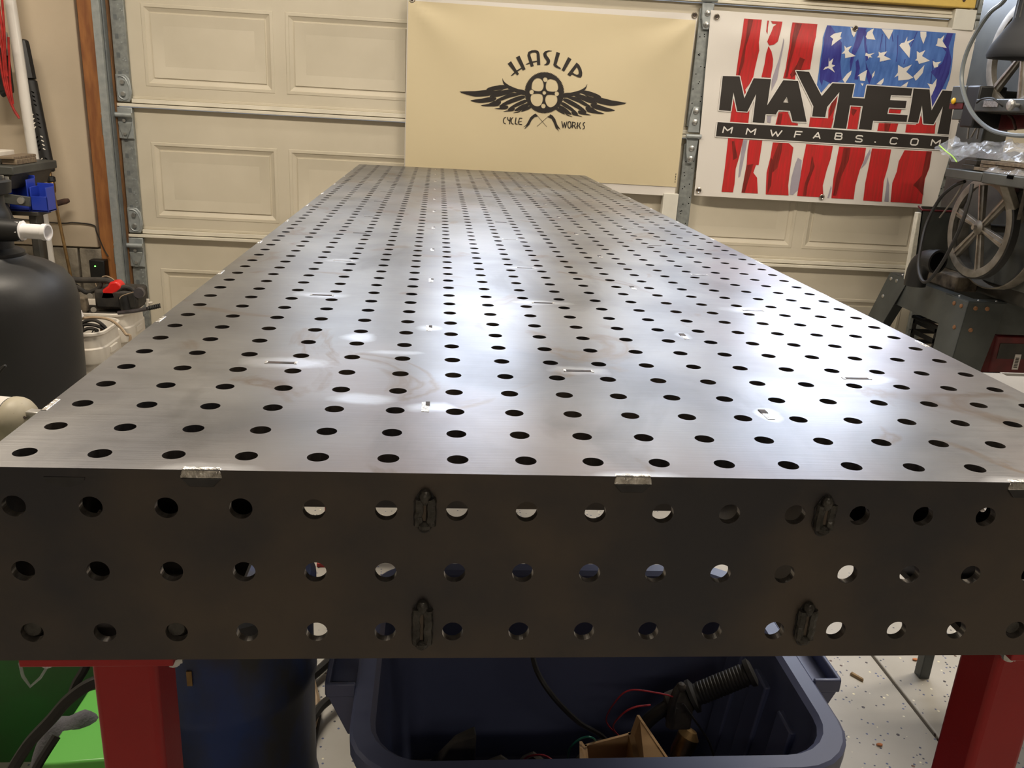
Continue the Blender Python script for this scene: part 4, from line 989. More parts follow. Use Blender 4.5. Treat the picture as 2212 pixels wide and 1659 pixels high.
dm = thing('blue_drum', 'dark blue plastic drum stained with grime behind the left red leg', 'drum')
dc = (0.01, .56)
MB().lathe([(.118, 0), (.128, .01), (.13, .1), (.134, .11), (.134, .125), (.13, .135), (.13, .33), (.134, .34), (.134, .355), (.13, .365), (.13, .47), (.135, .475), (.136, .50), (.128, .505), (.122, .49), (.0, .488)], (*dc, 0), (0,0,1), 48).build('drum_body', 'drum_blue', dm)
MB().lathe([(.028, 0), (.028, .012), (.022, .014), (0, .014)], (dc[0] + .06, dc[1] - .04, .488), (0,0,1), 20).build('bung', 'black_plastic', dm)
MB().box((dc[0] - .018, dc[1] - .1318, .415), (dc[0] - .011, dc[1] - .126, .438)).build('orange_sticker', 'brass', dm)

gt = thing('green_tote', 'dark green plastic tote under the left end of the table', 'storage tote')
gx0, gx1, gy0, gy1 = -.72, -.20, .72, 1.06
loft([ringz(gx0+.03, gx1-.03, gy0+.03, gy1-.03, .04, 0), ringz(gx0+.012, gx1-.012, gy0+.012, gy1-.012, .05, .36), ringz(gx0, gx1, gy0, gy1, .06, .36), ringz(gx0, gx1, gy0, gy1, .06, .385),
      ringz(gx0+.01, gx1-.01, gy0+.01, gy1-.01, .055, .387), ringz(gx0+.018, gx1-.018, gy0+.018, gy1-.018, .05, .38), ringz(gx0+.04, gx1-.04, gy0+.04, gy1-.04, .04, .01)], True, True).build('tote_body', 'green_dark', gt, smooth=30)
gb = thing('green_ramp_panel', 'bright lime green plastic panel leaning on the floor behind the left red leg', 'panel')
a = [atz(100, 1640, .02), atz(235, 1600, .02), atz(235, 1470, .20), atz(190, 1500, .20)]
pA, pB, pC, pD = aty(85, 1652, .45), aty(240, 1640, .45), aty(240, 1478, .64), aty(190, 1492, .64)
MB().hexa([Vector((v.x, v.y, .001)) for v in (pA, pB, pC, pD)], [pA, pB, pC, pD]).build('panel_body', 'green_bright', gb, bevel=.004)
c = aty(165, 1558, .545) + Vector((0, 0, .0))
rg = MB(); n1, n2 = 14, 8; V = []
for i in range(n1 + 1):
    for j in range(n2 + 1):
        u, v = i/n1 - .5, j/n2 - .5
        V.append((c.x + u*.12 + v*.02, c.y + v*.07 - u*.01, c.z - .005 - .20*u*u - .25*v*v + .006*math.sin(u*14) + .02*(1 if True else 0)))
Fq = [(i*(n2+1)+j, (i+1)*(n2+1)+j, (i+1)*(n2+1)+j+1, i*(n2+1)+j+1) for i in range(n1) for j in range(n2)]
o = rg.add(V, Fq).build('rag', 'rag_grey', smooth=80); sm = o.modifiers.new('thick', 'SOLIDIFY'); sm.thickness = .012; tag(o, 'crumpled grey rag lying on the lime green panel', 'rag')
wire('black_hose', [aty(10, 1690, .36), aty(60, 1610, .36), aty(110, 1555, .36), aty(150, 1510, .36), aty(200, 1475, .36), aty(260, 1460, .37), aty(330, 1490, .36), aty(340, 1700, .35)], .0075, 'black_rubber', 'black hose running up past the green tote, left of the red leg', 'hose')
wire('black_hose', [aty(152, 1512, .38), aty(165, 1475, .38), aty(185, 1440, .38), aty(195, 1405, .38)], .0055, 'black_rubber', 'thinner black hose branching up toward the table in front of the green tote', 'hose')
wire('black_hose', [aty(68, 1680, .41), aty(90, 1640, .42), aty(122, 1590, .44)], .006, 'black_rubber', 'short black hose at the left edge of the lime green panel', 'hose')
o = MB().hexa([(-.24, .33, 0), (-.075, .33, 0), (-.075, .40, 0), (-.24, .40, 0)], [(-.24, .33, .21), (-.075, .33, .21), (-.075, .40, .225), (-.24, .40, .215)]).build('dark_case', 'dusty_black', bevel=.006); tag(o, 'dark brown case on the floor in front of the lime green panel', 'case')
lp = thing('clear_bag_loop', 'clear plastic clip hanging below the left flange of the table', 'clip')
p0 = aty(62, 1440, .012)
MB().tube([p0 + Vector((-.006, 0, .003)), p0 + Vector((-.001, 0, -.018)), p0 + Vector((.014, 0, .001)), p0 + Vector((.006, 0, .003))], .0012, 6, 2, True).build('clip_ring', 'bag_film', lp)

wire('black_hose', [atz(655, 1590, .03), atz(690, 1530, .03), atz(735, 1490, .03), atz(760, 1440, .04)], .0095, 'black_rubber', 'black hose on the floor between the blue drum and the slate tote, lower one', 'hose')
wire('black_hose', [atz(672, 1462, .02), atz(700, 1438, .02), atz(740, 1400, .02), atz(790, 1370, .02)], .0105, 'black_rubber', 'black hose end on the floor behind the blue drum, upper one', 'hose')
wire('beige_hose', [atz(664, 1430, .01), atz(675, 1480, .012), atz(684, 1525, .012), atz(672, 1580, .012), atz(660, 1640, .012)], .008, 'cable_beige', 'beige hose lying on the floor beside the blue drum', 'hose')
wire('black_strap', [atz(690, 1545, .004), atz(680, 1600, .004), atz(668, 1665, .004)], .004, 'dusty_black', 'flat black strap on the floor left of the slate tote', 'strap')
sb = thing('small_black_tub', 'dark round tub on the floor just left of the slate-blue tote', 'tub')
sc_ = atz(735, 1500, .0)
MB().lathe([(.05, 0), (.062, .01), (.075, .16), (.08, .165), (.08, .175), (.074, .175), (.068, .16), (.05, .012), (0, .01)], (sc_.x + .085, sc_.y + .10, 0), (0,0,1), 36).build('tub_body', 'black_plastic', sb)
# bits lying on the floor at the right
p = atz(1850, 1462, .004); o = MB().hexa([p + Vector((-.010, .012, -.003)), p + Vector((-.004, .016, -.003)), p + Vector((.013, -.010, -.003)), p + Vector((.008, -.015, -.003))], [p + Vector((-.009, .011, .003)), p + Vector((-.004, .014, .004)), p + Vector((.012, -.009, .003)), p + Vector((.008, -.013, .003))]).build('wood_chip', 'leaf', bevel=.001); tag(o, 'brown wood chip on the speckled floor right of the slate tote', 'wood chip')
for nm, px, py, s, lab in (('orange_leaf', 1900, 1608, .007, 'orange leaf scrap on the floor near the bottom right corner'), ('orange_leaf', 1977, 1424, .007, 'orange leaf scrap on the floor at the lower edge of the front plate')):
    p = atz(px, py, .003); o = MB().lathe([(.001, -.002), (s, -.001), (s*.9, .001), (.001, .002)], p, (0,.1,1), 7, 1.0, .6).build(nm, 'orange_leaf'); tag(o, lab, 'leaf')

# ------------------------------------------------------------------ left side of the room
tc_ = (-.975, 2.0)
tn = thing('filter_tank', 'large matte black plastic filter tank with a valve neck on top', 'tank', (*tc_, 0))
MB().lathe([(.16, 0), (.165, .02), (.15, .03), (.15, .17), (.17, .19)], (0,0,0), (0,0,1), 40).build('tank_base', 'black_plastic', tn)
MB().lathe([(.10, .165), (.16, .18), (.195, .215), (.210, .26), (.213, .32), (.217, .50), (.217, .56), (.208, .605), (.185, .64), (.145, .665), (.10, .68), (.09, .69)], (0,0,0), (0,0,1), 64).build('tank_body', 'tank_black', tn)
nk = MB().lathe([(.085, .680), (.088, .685), (.088, .70), (.075, .708), (.062, .712), (.062, .80), (.058, .815), (.052, .83), (.052, .86), (.072, .868), (.075, .90), (.070, .905), (.055, .905), (.052, .915), (0, .916)], (0,0,0), (0,0,1), 40).build('valve_neck', 'black_plastic', tn)
for a in range(8): MB().cyl((.064*math.cos(a*PI/4 + .3), .064*math.sin(a*PI/4 + .3), .903), (.064*math.cos(a*PI/4 + .3), .064*math.sin(a*PI/4 + .3), .912), .006, n=6).build('cap_bolt', 'zinc', nk)
pa = aty(38, 498, 2.0 - .05) - Vector((*tc_, 0)); 
dpx = Vector((1, -.12, 0)).normalized()
MB().cyl(Vector((0, pa.y, pa.z)), pa + dpx*.012, .036, .030, 24).build('valve_port', 'black_plastic', tn)
f = MB().lathe([(.019, -.01), (.027, .0), (.027, .016), (.021, .017), (.021, .072), (.0235, .074), (.0235, .088), (.019, .088), (.017, .05), (0, .05)], pa, dpx, 28).build('white_fitting', 'pvc', tn, smooth=30); f['label'] = 'white pipe fitting'
MB().cyl(pa + dpx*.0, pa + dpx*.013, .031, n=6).build('hex_collar', 'pvc', f)
ring = MB().lathe([(.0745, .0), (.078, .003), (.078, .008), (.0745, .011)], (-.01, -.206, .42), (0, 1, 0), 32, cap=False); ring.build('moulded_ring', 'tank_black', tn)

mo = thing('pump_motor', 'small electric motor with cream end bell and paper label beside the black tank', 'motor')
ax = Vector((1, -.22, 0)).normalized(); mc = aty(0, 907, 1.30)
MB().lathe([(.0, -.16), (.05, -.16), (.054, -.15), (.054, -.012), (.052, -.008)], mc + ax*.045, ax, 36).build('motor_body', 'motor_black', mo)
lb = MB(); V = []; u = ax.cross(Vector((0,0,1))).normalized(); v_ = Vector((0,0,1))
for i in range(13):
    a = math.radians(15 + 85*i/12)
    for t in (-.06, .028): V.append(mc + ax*t + (u*math.cos(a) + v_*math.sin(a))*.0548)
lb.add(V, [(2*i, 2*i+1, 2*i+3, 2*i+2) for i in range(12)]).build('paper_label', 'label_paper', mo)
eb = MB().lathe([(.0555, -.014), (.0565, -.012), (.0565, .0), (.054, .008), (.046, .02), (.032, .03), (.018, .034), (0, .035)], mc + ax*.045, ax, 36).build('end_bell', 'motor_cream', mo)
for i in range(10):
    a = i*PI/5 + .2; d = u*math.cos(a) + v_*math.sin(a)
    MB().beam(mc + ax*.0615 + d*.046, mc + ax*.078 + d*.024, .005, .004, ax).build('cooling_slot', 'slot_dark', eb)
MB().box(Vector((-.02, -.012, -.02)), Vector((.02, .012, .02)), Matrix.Translation(mc + ax*.092 + Vector((0,0,.012))) @ Matrix.Rotation(-.2, 4, 'Z')).build('terminal_cover', 'cart_steel', mo, bevel=.003)
MB().beam(mc + Vector((-.06, 0, -.0)), Vector((mc.x - .06, mc.y, .0)), .08, .06).build('pump_base', 'motor_black', mo, bevel=.004)
MB().tube([mc + Vector((-.02, .0, .045)), mc + Vector((-.0, .02, .10)), mc + Vector((.012, .03, .118)), mc + Vector((-.03, .05, .09))], .0035, 8, 4).build('power_lead', 'black_rubber', mo)

def pail(x1, y0, label, ww=.27, dd=.235, zt=.37):
    t = thing('white_pail', label, 'pail'); x0 = x1 - ww; y1 = y0 + dd
    def rz(d, r, z): return ringz(x0 + d, x1 - d, y0 + d, y1 - d, r, z)
    loft([rz(.028, .04, 0), rz(.024, .045, .01), rz(.012, .05, zt - .115), rz(.004, .055, zt - .112), rz(.002, .058, zt - .105), rz(.002, .058, zt - .06), rz(.006, .055, zt - .055), rz(.007, .055, zt - .012), rz(.0, .06, zt - .010), rz(.0, .06, zt - .002), rz(.002, .058, zt), rz(.007, .055, zt),
          rz(.010, .052, zt - .006), rz(.016, .05, zt - .12), rz(.03, .04, .012)], True, True).build('pail_body', 'pail', t, smooth=30)
    MB().box((x0 + .02, y0 - .004, zt - .088), (x0 + .06, y0 + .01, zt - .064)).build('handle_lug', 'pail', t, bevel=.002)
    MB().box((x1 - .01, y0 + .08, zt - .09), (x1 + .004, y0 + .14, zt - .066)).build('handle_lug', 'pail', t, bevel=.002)
    return t
pail(-.818, 2.315, 'dirty white square pail with wiring beside the black tank, nearer of the two')
pail(-.816, 2.575, 'dirty white square pail holding bigger black parts, farther of the two', zt=.375)
def P3(x, y, Y): return tuple(aty(x, y, Y))
hr = thing('wiring_harness', 'coiled black wiring harness lying in the nearer white pail', 'wiring')
for pts in ([(165, 705), (185, 692), (205, 690), (222, 700), (232, 712)], [(160, 712), (180, 700), (200, 700), (220, 706), (230, 716)], [(170, 718), (190, 708), (210, 712), (200, 722)], [(172, 696), (178, 705), (174, 716)]):
    MB().tube([P3(x, y + 2, 2.42) for x, y in pts], .0062, 8, 5).build('cable_bundle', 'dusty_black', hr)
MB().box((-1.02, 2.36, .17), (-.86, 2.50, .315)).build('connector_mass', 'dusty_black', hr, bevel=.01)
MB().tube([P3(198, 720, 2.40), P3(205, 710, 2.40), P3(212, 714, 2.40), P3(203, 722, 2.40)], .002, 6, 4).build('thin_lead', 'black_rubber', hr)
MB().box(P3(216, 716, 2.42), Vector(P3(216, 716, 2.42)) + Vector((.016, .02, .018))).build('yellow_connector', 'brass', hr, bevel=.002)
wire('beige_cable', [P3(168, 690, 2.33), P3(200, 686, 2.32), P3(235, 690, 2.31), P3(258, 705, 2.30), P3(272, 722, 2.29), P3(281, 737, 2.28), (-.76, 2.26, .18), (-.77, 2.25, .01)], .0048, 'cable_beige', 'beige cable arching over the nearer white pail and down its side', 'cable')
o = MB().cyl(P3(166, 680, 2.31), P3(176, 688, 2.31), .022, .012, 14).build('tape_wrap', 'label_paper'); tag(o, 'white taped connector at the end of the beige cable', 'connector')
mp_ = thing('motorcycle_subframe', 'grimy black motorcycle tail section with red plastic piled in the farther pail', 'motorcycle part')
Yb = 2.68
MB().box(P3(205, 668, Yb - .07), Vector(P3(205, 668, Yb - .07)) + Vector((.155, .13, .075))).build('battery_tray', 'dusty_black', mp_, bevel=.012)
MB().box((-1.06, Yb - .08, .30), (-.865, Yb + .05, .372)).build('lower_tray', 'dusty_black', mp_, bevel=.01)
MB().prism([P3(190, 632, Yb)[::2], P3(204, 633, Yb)[::2], P3(209, 660, Yb)[::2], P3(200, 676, Yb)[::2], P3(178, 676, Yb)[::2], P3(176, 655, Yb)[::2]], lambda a, b, t: (a, t, b), Yb - .09, Yb - .06).build('muddy_bracket', 'mud_metal', mp_, bevel=.005)
for (x, y) in ((194, 639), (202, 669)): MB().cyl(P3(x, y, Yb - .088), P3(x, y, Yb - .10), .010, n=12).build('bracket_boss', 'cast_alu', mp_)
rp = MB().prism([P3(x, y, Yb - .02)[::2] for x, y in ((225, 640), (232, 620), (243, 612), (246, 604), (262, 602), (272, 612), (272, 620), (258, 628), (262, 640), (240, 642))], lambda a, b, t: (a, t, b), Yb - .07, Yb - .02).build('red_cover', 'red_plastic', mp_, bevel=.008); rp['label'] = 'bright red plastic cover'
MB().tube([P3(x, y, Yb - .05) for x, y in ((145, 602), (175, 605), (215, 605), (238, 608), (255, 625), (265, 645))], .011, 10, 5).build('frame_tube', 'dusty_black', mp_)
MB().tube([P3(x, y, Yb - .05) for x, y in ((157, 612), (175, 625), (190, 632), (215, 620), (218, 606))], .008, 10, 5).build('frame_tube', 'dusty_black', mp_)
MB().tube([P3(x, y, Yb - .06) for x, y in ((255, 628), (268, 620), (285, 625), (293, 640), (294, 660), (285, 670))], .009, 10, 5).build('frame_tube', 'dusty_black', mp_)
MB().cyl(P3(265, 640, Yb - .08), P3(272, 672, Yb - .08), .017, n=14).build('shock_body', 'black_plastic', mp_)
MB().lathe([(.008, 0), (.019, 0), (.019, .02), (.008, .02)], P3(303, 631, Yb - .05), (0, -1, 0), 20).build('round_bushing', 'grey_parts', mp_)
MB().tube([P3(290, 628, Yb - .04), P3(300, 622, Yb - .04)], .009, 8, 1).build('bushing_arm', 'dusty_black', mp_)
o = MB().tube([P3(255, 676, Yb - .12), P3(290, 672, Yb - .13), P3(318, 667, Yb - .14)], .007, 8, 4).build('lever_rod', 'grey_parts', mp_)
spp = [Vector(P3(320, 666, Yb - .14)).lerp(Vector(P3(346, 660, Yb - .14)), i/40) + Vector((0, math.cos(i*1.05), math.sin(i*1.05)))*.007 for i in range(41)]
MB().tube(spp, .003, 6, 1).build('coil_spring', 'black_plastic', mp_)
wire('yellow_wire', [P3(258, 646, Yb - .11), P3(262, 640, Yb - .11), P3(275, 635, Yb - .11), P3(288, 631, Yb - .11)], .0016, 'cable_beige', 'thin pale yellow wire in front of the red plastic')
wire('grey_wire', [P3(218, 605, Yb + .02), P3(222, 598, Yb + .02), P3(232, 597, Yb + .02), P3(245, 604, Yb + .02), P3(250, 612, Yb + .02)], .0025, 'cable_beige', 'thin pale wire looping above the motorcycle parts')
o = MB().cyl(P3(313, 655, Yb + .02), P3(330, 654, Yb + .02), .005, n=8).cyl(P3(319, 646, Yb + .02), P3(319, 664, Yb + .02), .006, n=8).build('wing_nut_rod', 'pail'); tag(o, 'small white toggle sticking up behind the farther pail', 'toggle')

# leaning items
wd = thing('pressure_washer_lance', 'pressure washer lance with perforated black heat shield leaning on the beige wall', 'lance')
def LW_(x, y, off): 
    s_, z_ = door_sz(x, y, off); return dw(s_, off, z_)
w0, w1 = LW_(48, 86, .10), LW_(106, 371, .16); wa = (w1 - w0).normalized()
MB().lathe([(.0, 0), (.015, .0), (.022, .006), (.024, .02), (.024, .146), (.020, .148)], w0, wa, 8).build('rear_grip', 'black_plastic', wd)
Lw = (w1 - w0).length
hs = MB().lathe([(.018, .152), (.0235, .156), (.0235, Lw - .004), (.019, Lw)], w0, wa, 24).build('heat_shield', 'black_plastic', wd)
u = wa.cross(Vector((0, 1, 0))).normalized(); v_ = u.cross(wa)
if v_.y > 0: v_ = -v_
hk = 0
for blk in range(4):
    for r_ in range(4):
        for sd in (-1, 1):
            a = sd * .38; d = u*math.sin(a) + v_*math.cos(a); c = w0 + wa*(.20 + blk*.085 + r_*.016) + d*.0232
            t = (wa*.6 + (u*sd)*.8).normalized()
            MB().beam(c - t*.005, c + t*.005, .004, .003, d).build('vent_slot', 'pail' if ((blk in (1, 3) and sd < 0) or (blk == 2 and sd > 0)) else 'hole_black', hs)
MB().cyl(w1, w1 + wa*.022, .008, n=12).build('stem', 'brass', wd)
MB().lathe([(.014, .018), (.019, .022), (.019, .038), (.014, .042)], w1, wa, 10).build('collar_nut', 'black_plastic', wd)
MB().lathe([(.013, .042), (.014, .05), (.012, .078), (.008, .085)], w1, wa, 14).build('brass_coupling', 'brass', wd)
w2 = LW_(165, 655, .24)
k = (w1.z - .0) / (w1.z - w2.z); w3 = w1 + (w2 - w1) * k; w3.y = max(w3.y, 2.86)
MB().tube([w1 + wa*.08, w2.lerp(w1, .2), Vector((w3.x, w3.y, .005))], .0062, 10, 4).build('lance_tube', 'brass', wd)

p0, p1 = LW_(22, 0, .12), LW_(102, 533, .20); d = (p1 - p0)
pt = p0 - d * .5; pb_ = p0 + d * (p0.z / -d.z) * .999
o = MB().cyl(pb_, pt, .0205, n=24).build('white_pole', 'pole_white'); tag(o, 'long shiny white pole leaning against the beige wall beside the lance', 'pole')
hr_ = LW_(97, 446, .14); h2 = LW_(148, 433, .05)
o = MB().lathe([(.011, 0), (.012, .02), (.012, (h2 - hr_).length - .015), (.009, (h2 - hr_).length), (0, (h2 - hr_).length)], hr_, h2 - hr_, 10).build('rusty_bar', 'rust_rod'); tag(o, 'short dark rusty bar sticking out beside the lance', 'bar')
wire('wall_wire', [dw(-2.0, .006, .61), dw(-1.6, .006, .615), dw(-1.32, .006, .600), dw(-1.24, .006, .605), dw(-1.16, .006, .598), dw(-1.145, .016, .57), dw(-1.12, .02, .50), dw(-1.10, .03, .47)], .0028, 'dusty_black', 'thin dark cable running along the beige wall to the black box')
ob = dthing('charger_box', 'small black box with a glowing green light on the block wall beside the jamb', 'charger')
MB().box((-1.172, -.06, .376), (-1.108, -.014, .456)).build('box_case', 'black_plastic', ob, bevel=.004)
MB().ball((-1.147, -.0605, .43), .0032, 8).build('green_light', 'led_green', ob)
MB().box((-1.168, -.014, .38), (-1.112, 0.003, .45)).build('mounting_plate', 'dusty_black', ob)
o = MB().tube([dw(-1.16, .05, .376), dw(-1.15, .06, .34), dw(-1.14, .06, .31), dw(-1.12, .05, .28)], .0018, 6, 4).build('charger_lead', 'cable_beige', None); tag(o, 'thin pale lead hanging below the black charger box', 'wire')

# workbench shelf at the left edge with tools
ws = thing('bench_shelf', 'dark grey steel bench shelf at the left edge behind the black tank', 'shelf')
MB().box((-1.95, 2.62, .855), (-1.175, 2.98, .885)).build('shelf_top', 'saw_grey', ws, bevel=.004)
MB().hexa([(-1.9, 2.64, .80), (-1.21, 2.64, .80), (-1.21, 2.95, .80), (-1.9, 2.95, .80)], [(-1.9, 2.63, .855), (-1.185, 2.63, .855), (-1.185, 2.96, .855), (-1.9, 2.96, .855)]).build('shelf_apron', 'saw_dark', ws, bevel=.004)
for x in (-1.9, -1.26):
    for y in (2.68, 2.94): MB().box((x - .02, y - .02, 0), (x + .02, y + .02, .80)).build('leg', 'saw_dark', ws, bevel=.003)
MB().beam((-1.26, 2.66, .78), (-1.21, 2.66, .62), .03, .03).build('brace', 'saw_dark', ws)
o = MB().box((-1.36, 2.66, .886), (-1.245, 2.80, .93)).build('white_carton', 'pail', bevel=.003); tag(o, 'small white carton on the left bench shelf', 'carton')
o = MB().box((-1.238, 2.68, .886), (-1.188, 2.84, .905)).box((-1.242, 2.67, .905), (-1.192, 2.85, .915)).build('wooden_scrap', 'wood_old', bevel=.002); tag(o, 'piece of brown wood on the end of the left bench shelf', 'board')
for i, (pl, pr_, lab) in enumerate((((62, 398), (98, 440), 'blue plastic parts bin beside the white pole, nearer one'), ((14, 380), (58, 440), 'blue plastic parts bin half hidden behind the black valve neck'))):
    t = thing('blue_bin', lab, 'parts bin')
    y0 = 2.70; x0 = aty(pl[0], 400, y0).x; x1 = aty(pr_[0], 400, y0).x; za = .7205; zb_ = aty(*pl, y0).z
    MB().box((x0, y0, za), (x1, y0 + .07, za + .005)).build('bin_floor', 'blue_bin', t)
    for a_, b_ in (((x0, y0, za), (x0 + .004, y0 + .07, zb_ - .01)), ((x1 - .004, y0, za), (x1, y0 + .07, zb_ - .01)), ((x0, y0 + .066, za), (x1, y0 + .07, zb_)), ((x0, y0, za), (x1, y0 + .004, za + .055))):
        MB().box(a_, b_).build('bin_wall', 'blue_bin', t, bevel=.0015)
o = thing('bin_rail', 'dark steel rack carrying the blue bins under the left bench shelf', 'rack')
MB().box((-1.42, 2.69, .705), (-1.14, 2.80, .72)).build('rack_plate', 'saw_dark', o, bevel=.002)
for x in (-1.40, -1.165): MB().box((x - .012, 2.70, 0), (x + .012, 2.73, .705)).build('rack_post', 'saw_dark', o, bevel=.002)
MB().beam((-1.40, 2.665, .80 - .015), (-1.15, 2.665, .76), .012, .035).build('rack_bar', 'saw_grey', o, bevel=.002)
MB().cyl((-1.175, 2.658, .765), (-1.175, 2.645, .765), .012, n=12).build('bolt', 'zinc', o)
cd = thing('red_rope', 'coil of thin red rope hanging at the top left edge', 'rope')
for pts in ([(-8, -30), (4, 60), (12, 150), (22, 210), (30, 238), (42, 256)], [(-10, 60), (0, 130), (10, 185), (24, 225), (40, 252)], [(2, -30), (9, 60), (12, 130), (16, 165)], [(18, 80), (20, 130), (22, 180), (28, 225)], [(-6, -30), (-2, 60), (6, 120), (10, 165), (18, 205), (30, 236)]):
    MB().tube([P3(x, y, 3.02) for x, y in pts], .0042, 7, 4).build('rope_strand', 'red_cord', cd)
hk = thing('hanging_tools', 'dark tools hanging on the wall behind the red rope at the left edge', 'tool')
MB().box(P3(-25, 200, 3.1), Vector(P3(-25, 200, 3.1)) + Vector((.085, .04, .17))).build('tool_body', 'dusty_black', hk, bevel=.012)
MB().tube([P3(2, 105, 3.08), P3(8, 150, 3.08), P3(20, 190, 3.08), P3(4, 205, 3.08)], .011, 8, 4).build('tool_handle', 'black_plastic', hk)
MB().tube([P3(12, 70, 3.1), P3(17, 95, 3.1), P3(17, 120, 3.1)], .006, 8, 4).build('tool_hook', 'zinc', hk)

# ------------------------------------------------------------------ band saw on its stand, right side
SX, SY0, SY1, SZ = 2.245, 2.285, 2.84, .60
st = thing('machine_stand', 'dark grey sheet-metal stand with riveted splayed legs under the band saw', 'stand')
def trap(p, name='rail', m='stand_grey', bev=.002): return MB().hexa(p[0], p[1]).build(name, m, st, bevel=bev)
SX1 = 2.75
th = .004
# left (x = SX) face: rail and rear face rails
def quadplate(a, b, c, d, n_, name):
    n_ = Vector(n_) * th
    a, b, c, d = map(Vector, (a, b, c, d))
    return MB().hexa([a, b, c, d], [a + n_, b + n_, c + n_, d + n_]).build(name, 'stand_grey', st, bevel=.0015)
sp = .075   # splay at the rail's lower edge per .12 m drop is sp*.12/.6
def off(z): return (SZ - z) / SZ * .13
zr_ = SZ - .115
rails = []
rails.append(quadplate((SX, SY0, SZ), (SX, SY1, SZ), (SX - off(zr_)*.5, SY1 + off(zr_)*.5, zr_), (SX - off(zr_)*.5, SY0 - off(zr_)*.5, zr_), (1, 0, .1), 'rail'))
quadplate((SX, SY0, SZ), (SX1, SY0, SZ), (SX1 + off(zr_)*.5, SY0 - off(zr_)*.5, zr_), (SX - off(zr_)*.5, SY0 - off(zr_)*.5, zr_), (0, 1, .1), 'rail')
quadplate((SX, SY1, SZ), (SX1, SY1, SZ), (SX1 + off(zr_)*.5, SY1 + off(zr_)*.5, zr_), (SX - off(zr_)*.5, SY1 + off(zr_)*.5, zr_), (0, -1, .1), 'rail')
quadplate((SX1, SY0, SZ), (SX1, SY1, SZ), (SX1 + off(zr_)*.5, SY1 + off(zr_)*.5, zr_), (SX1 + off(zr_)*.5, SY0 - off(zr_)*.5, zr_), (-1, 0, .1), 'rail')
for (cx, cy, sx, sy) in ((SX, SY0, -1, -1), (SX, SY1, -1, 1), (SX1, SY0, 1, -1), (SX1, SY1, 1, 1)):
    ez = .0
    top = Vector((cx + sx*.003, cy + sy*.003, SZ - .001)); bot = Vector((cx + sx*.12, cy + sy*.12, ez))
    wt, wb = .15, .085
    mb = MB()
    # two flanges of an angle
    mb.hexa([top, top + Vector((0, -sy*wt, 0)), bot + Vector((0, -sy*wb, 0)), bot], [top + Vector((-sx*th, 0, 0)), top + Vector((-sx*th, -sy*wt, 0)), bot + Vector((-sx*th, -sy*wb, 0)), bot + Vector((-sx*th, 0, 0))])
    mb.hexa([top, top + Vector((-sx*wt, 0, 0)), bot + Vector((-sx*wb, 0, 0)), bot], [top + Vector((0, -sy*th, 0)), top + Vector((-sx*wt, -sy*th, 0)), bot + Vector((-sx*wb, -sy*th, 0)), bot + Vector((0, -sy*th, 0))])
    lg_ = mb.build('leg', 'stand_grey', st, bevel=.0012)
    m_ = 'rusty_rivet' if sy < 0 else 'zinc'
    for (dx, dz) in ((.03, .022), (.075, .022), (.035, .10)):
        f_ = dz / SZ
        c = Vector((cx + sx*(.003 + .117*f_) , cy + sy*.117*f_ - sy*dx, SZ - dz))
        MB().lathe([(.0085, 0), (.0075, .0035), (.004, .005), (0, .0055)], c, (sx, 0, 0), 12).build('rivet', m_, lg_)
        c = Vector((cx + sx*.117*f_ - sx*dx, cy + sy*(.003 + .117*f_), SZ - dz))
        MB().lathe([(.0085, 0), (.0075, .0035), (.004, .005), (0, .0055)], c, (0, sy, 0), 12).build('rivet', m_, lg_)
tpm = MB()
for a, b in (((SX, SY0), (SX1, SY0 + .05)), ((SX, SY1 - .05), (SX1, SY1)), ((SX, SY0 + .05), (SX + .05, SY1 - .05)), ((SX1 - .05, SY0 + .05), (SX1, SY1 - .05))):
    tpm.box((*a, SZ - .003), (*b, SZ + .002))
tpm.build('top_flange', 'stand_grey', st, bevel=.001)
for x, y in ((SX + .02, SY0 + .09), (SX + .02, SY1 - .06), (SX + .02, SY1 - .10), (SX + .05, SY0 + .02), (SX + .12, SY0 + .02)):
    MB().ball((x, y, SZ + .002), .006, 10, .6, half=True).build('rivet', 'zinc', st)

bs_ = thing('band_saw', 'old dark grey vertical band saw with two spoked wheels exposed', 'band saw')
WX = 2.262
WC1, WC2 = atx(2120, 492, WX), atx(2214, 116, WX)
WX2 = 2.36
MB().box((WX2, 1.99, .66), (WX2 + .02, 2.775, 1.01)).build('lower_back_plate', 'saw_grey', bs_, bevel=.004)
MB().box((WX2, 2.60, 1.01), (WX2 + .10, 2.775, 1.22)).build('column', 'saw_grey', bs_, bevel=.006)
MB().box((WX2, 1.95, 1.22), (WX2 + .02, 2.775, 1.72)).build('upper_back_plate', 'saw_grey', bs_, bevel=.004)
MB().box((WX2 + .02, 2.02, SZ + .003), (WX2 + .36, 2.72, .70)).build('saw_base', 'saw_dark', bs_, bevel=.01)
MB().box((WX2 - .07, 2.45, SZ + .003), (WX2 + .02, 2.72, .66)).build('base_foot', 'mud_metal', bs_, bevel=.006)
MB().box((WX2 + .02, 2.2, .70), (WX2 + .30, 2.6, .98)).build('motor_housing', 'saw_dark', bs_, bevel=.02)
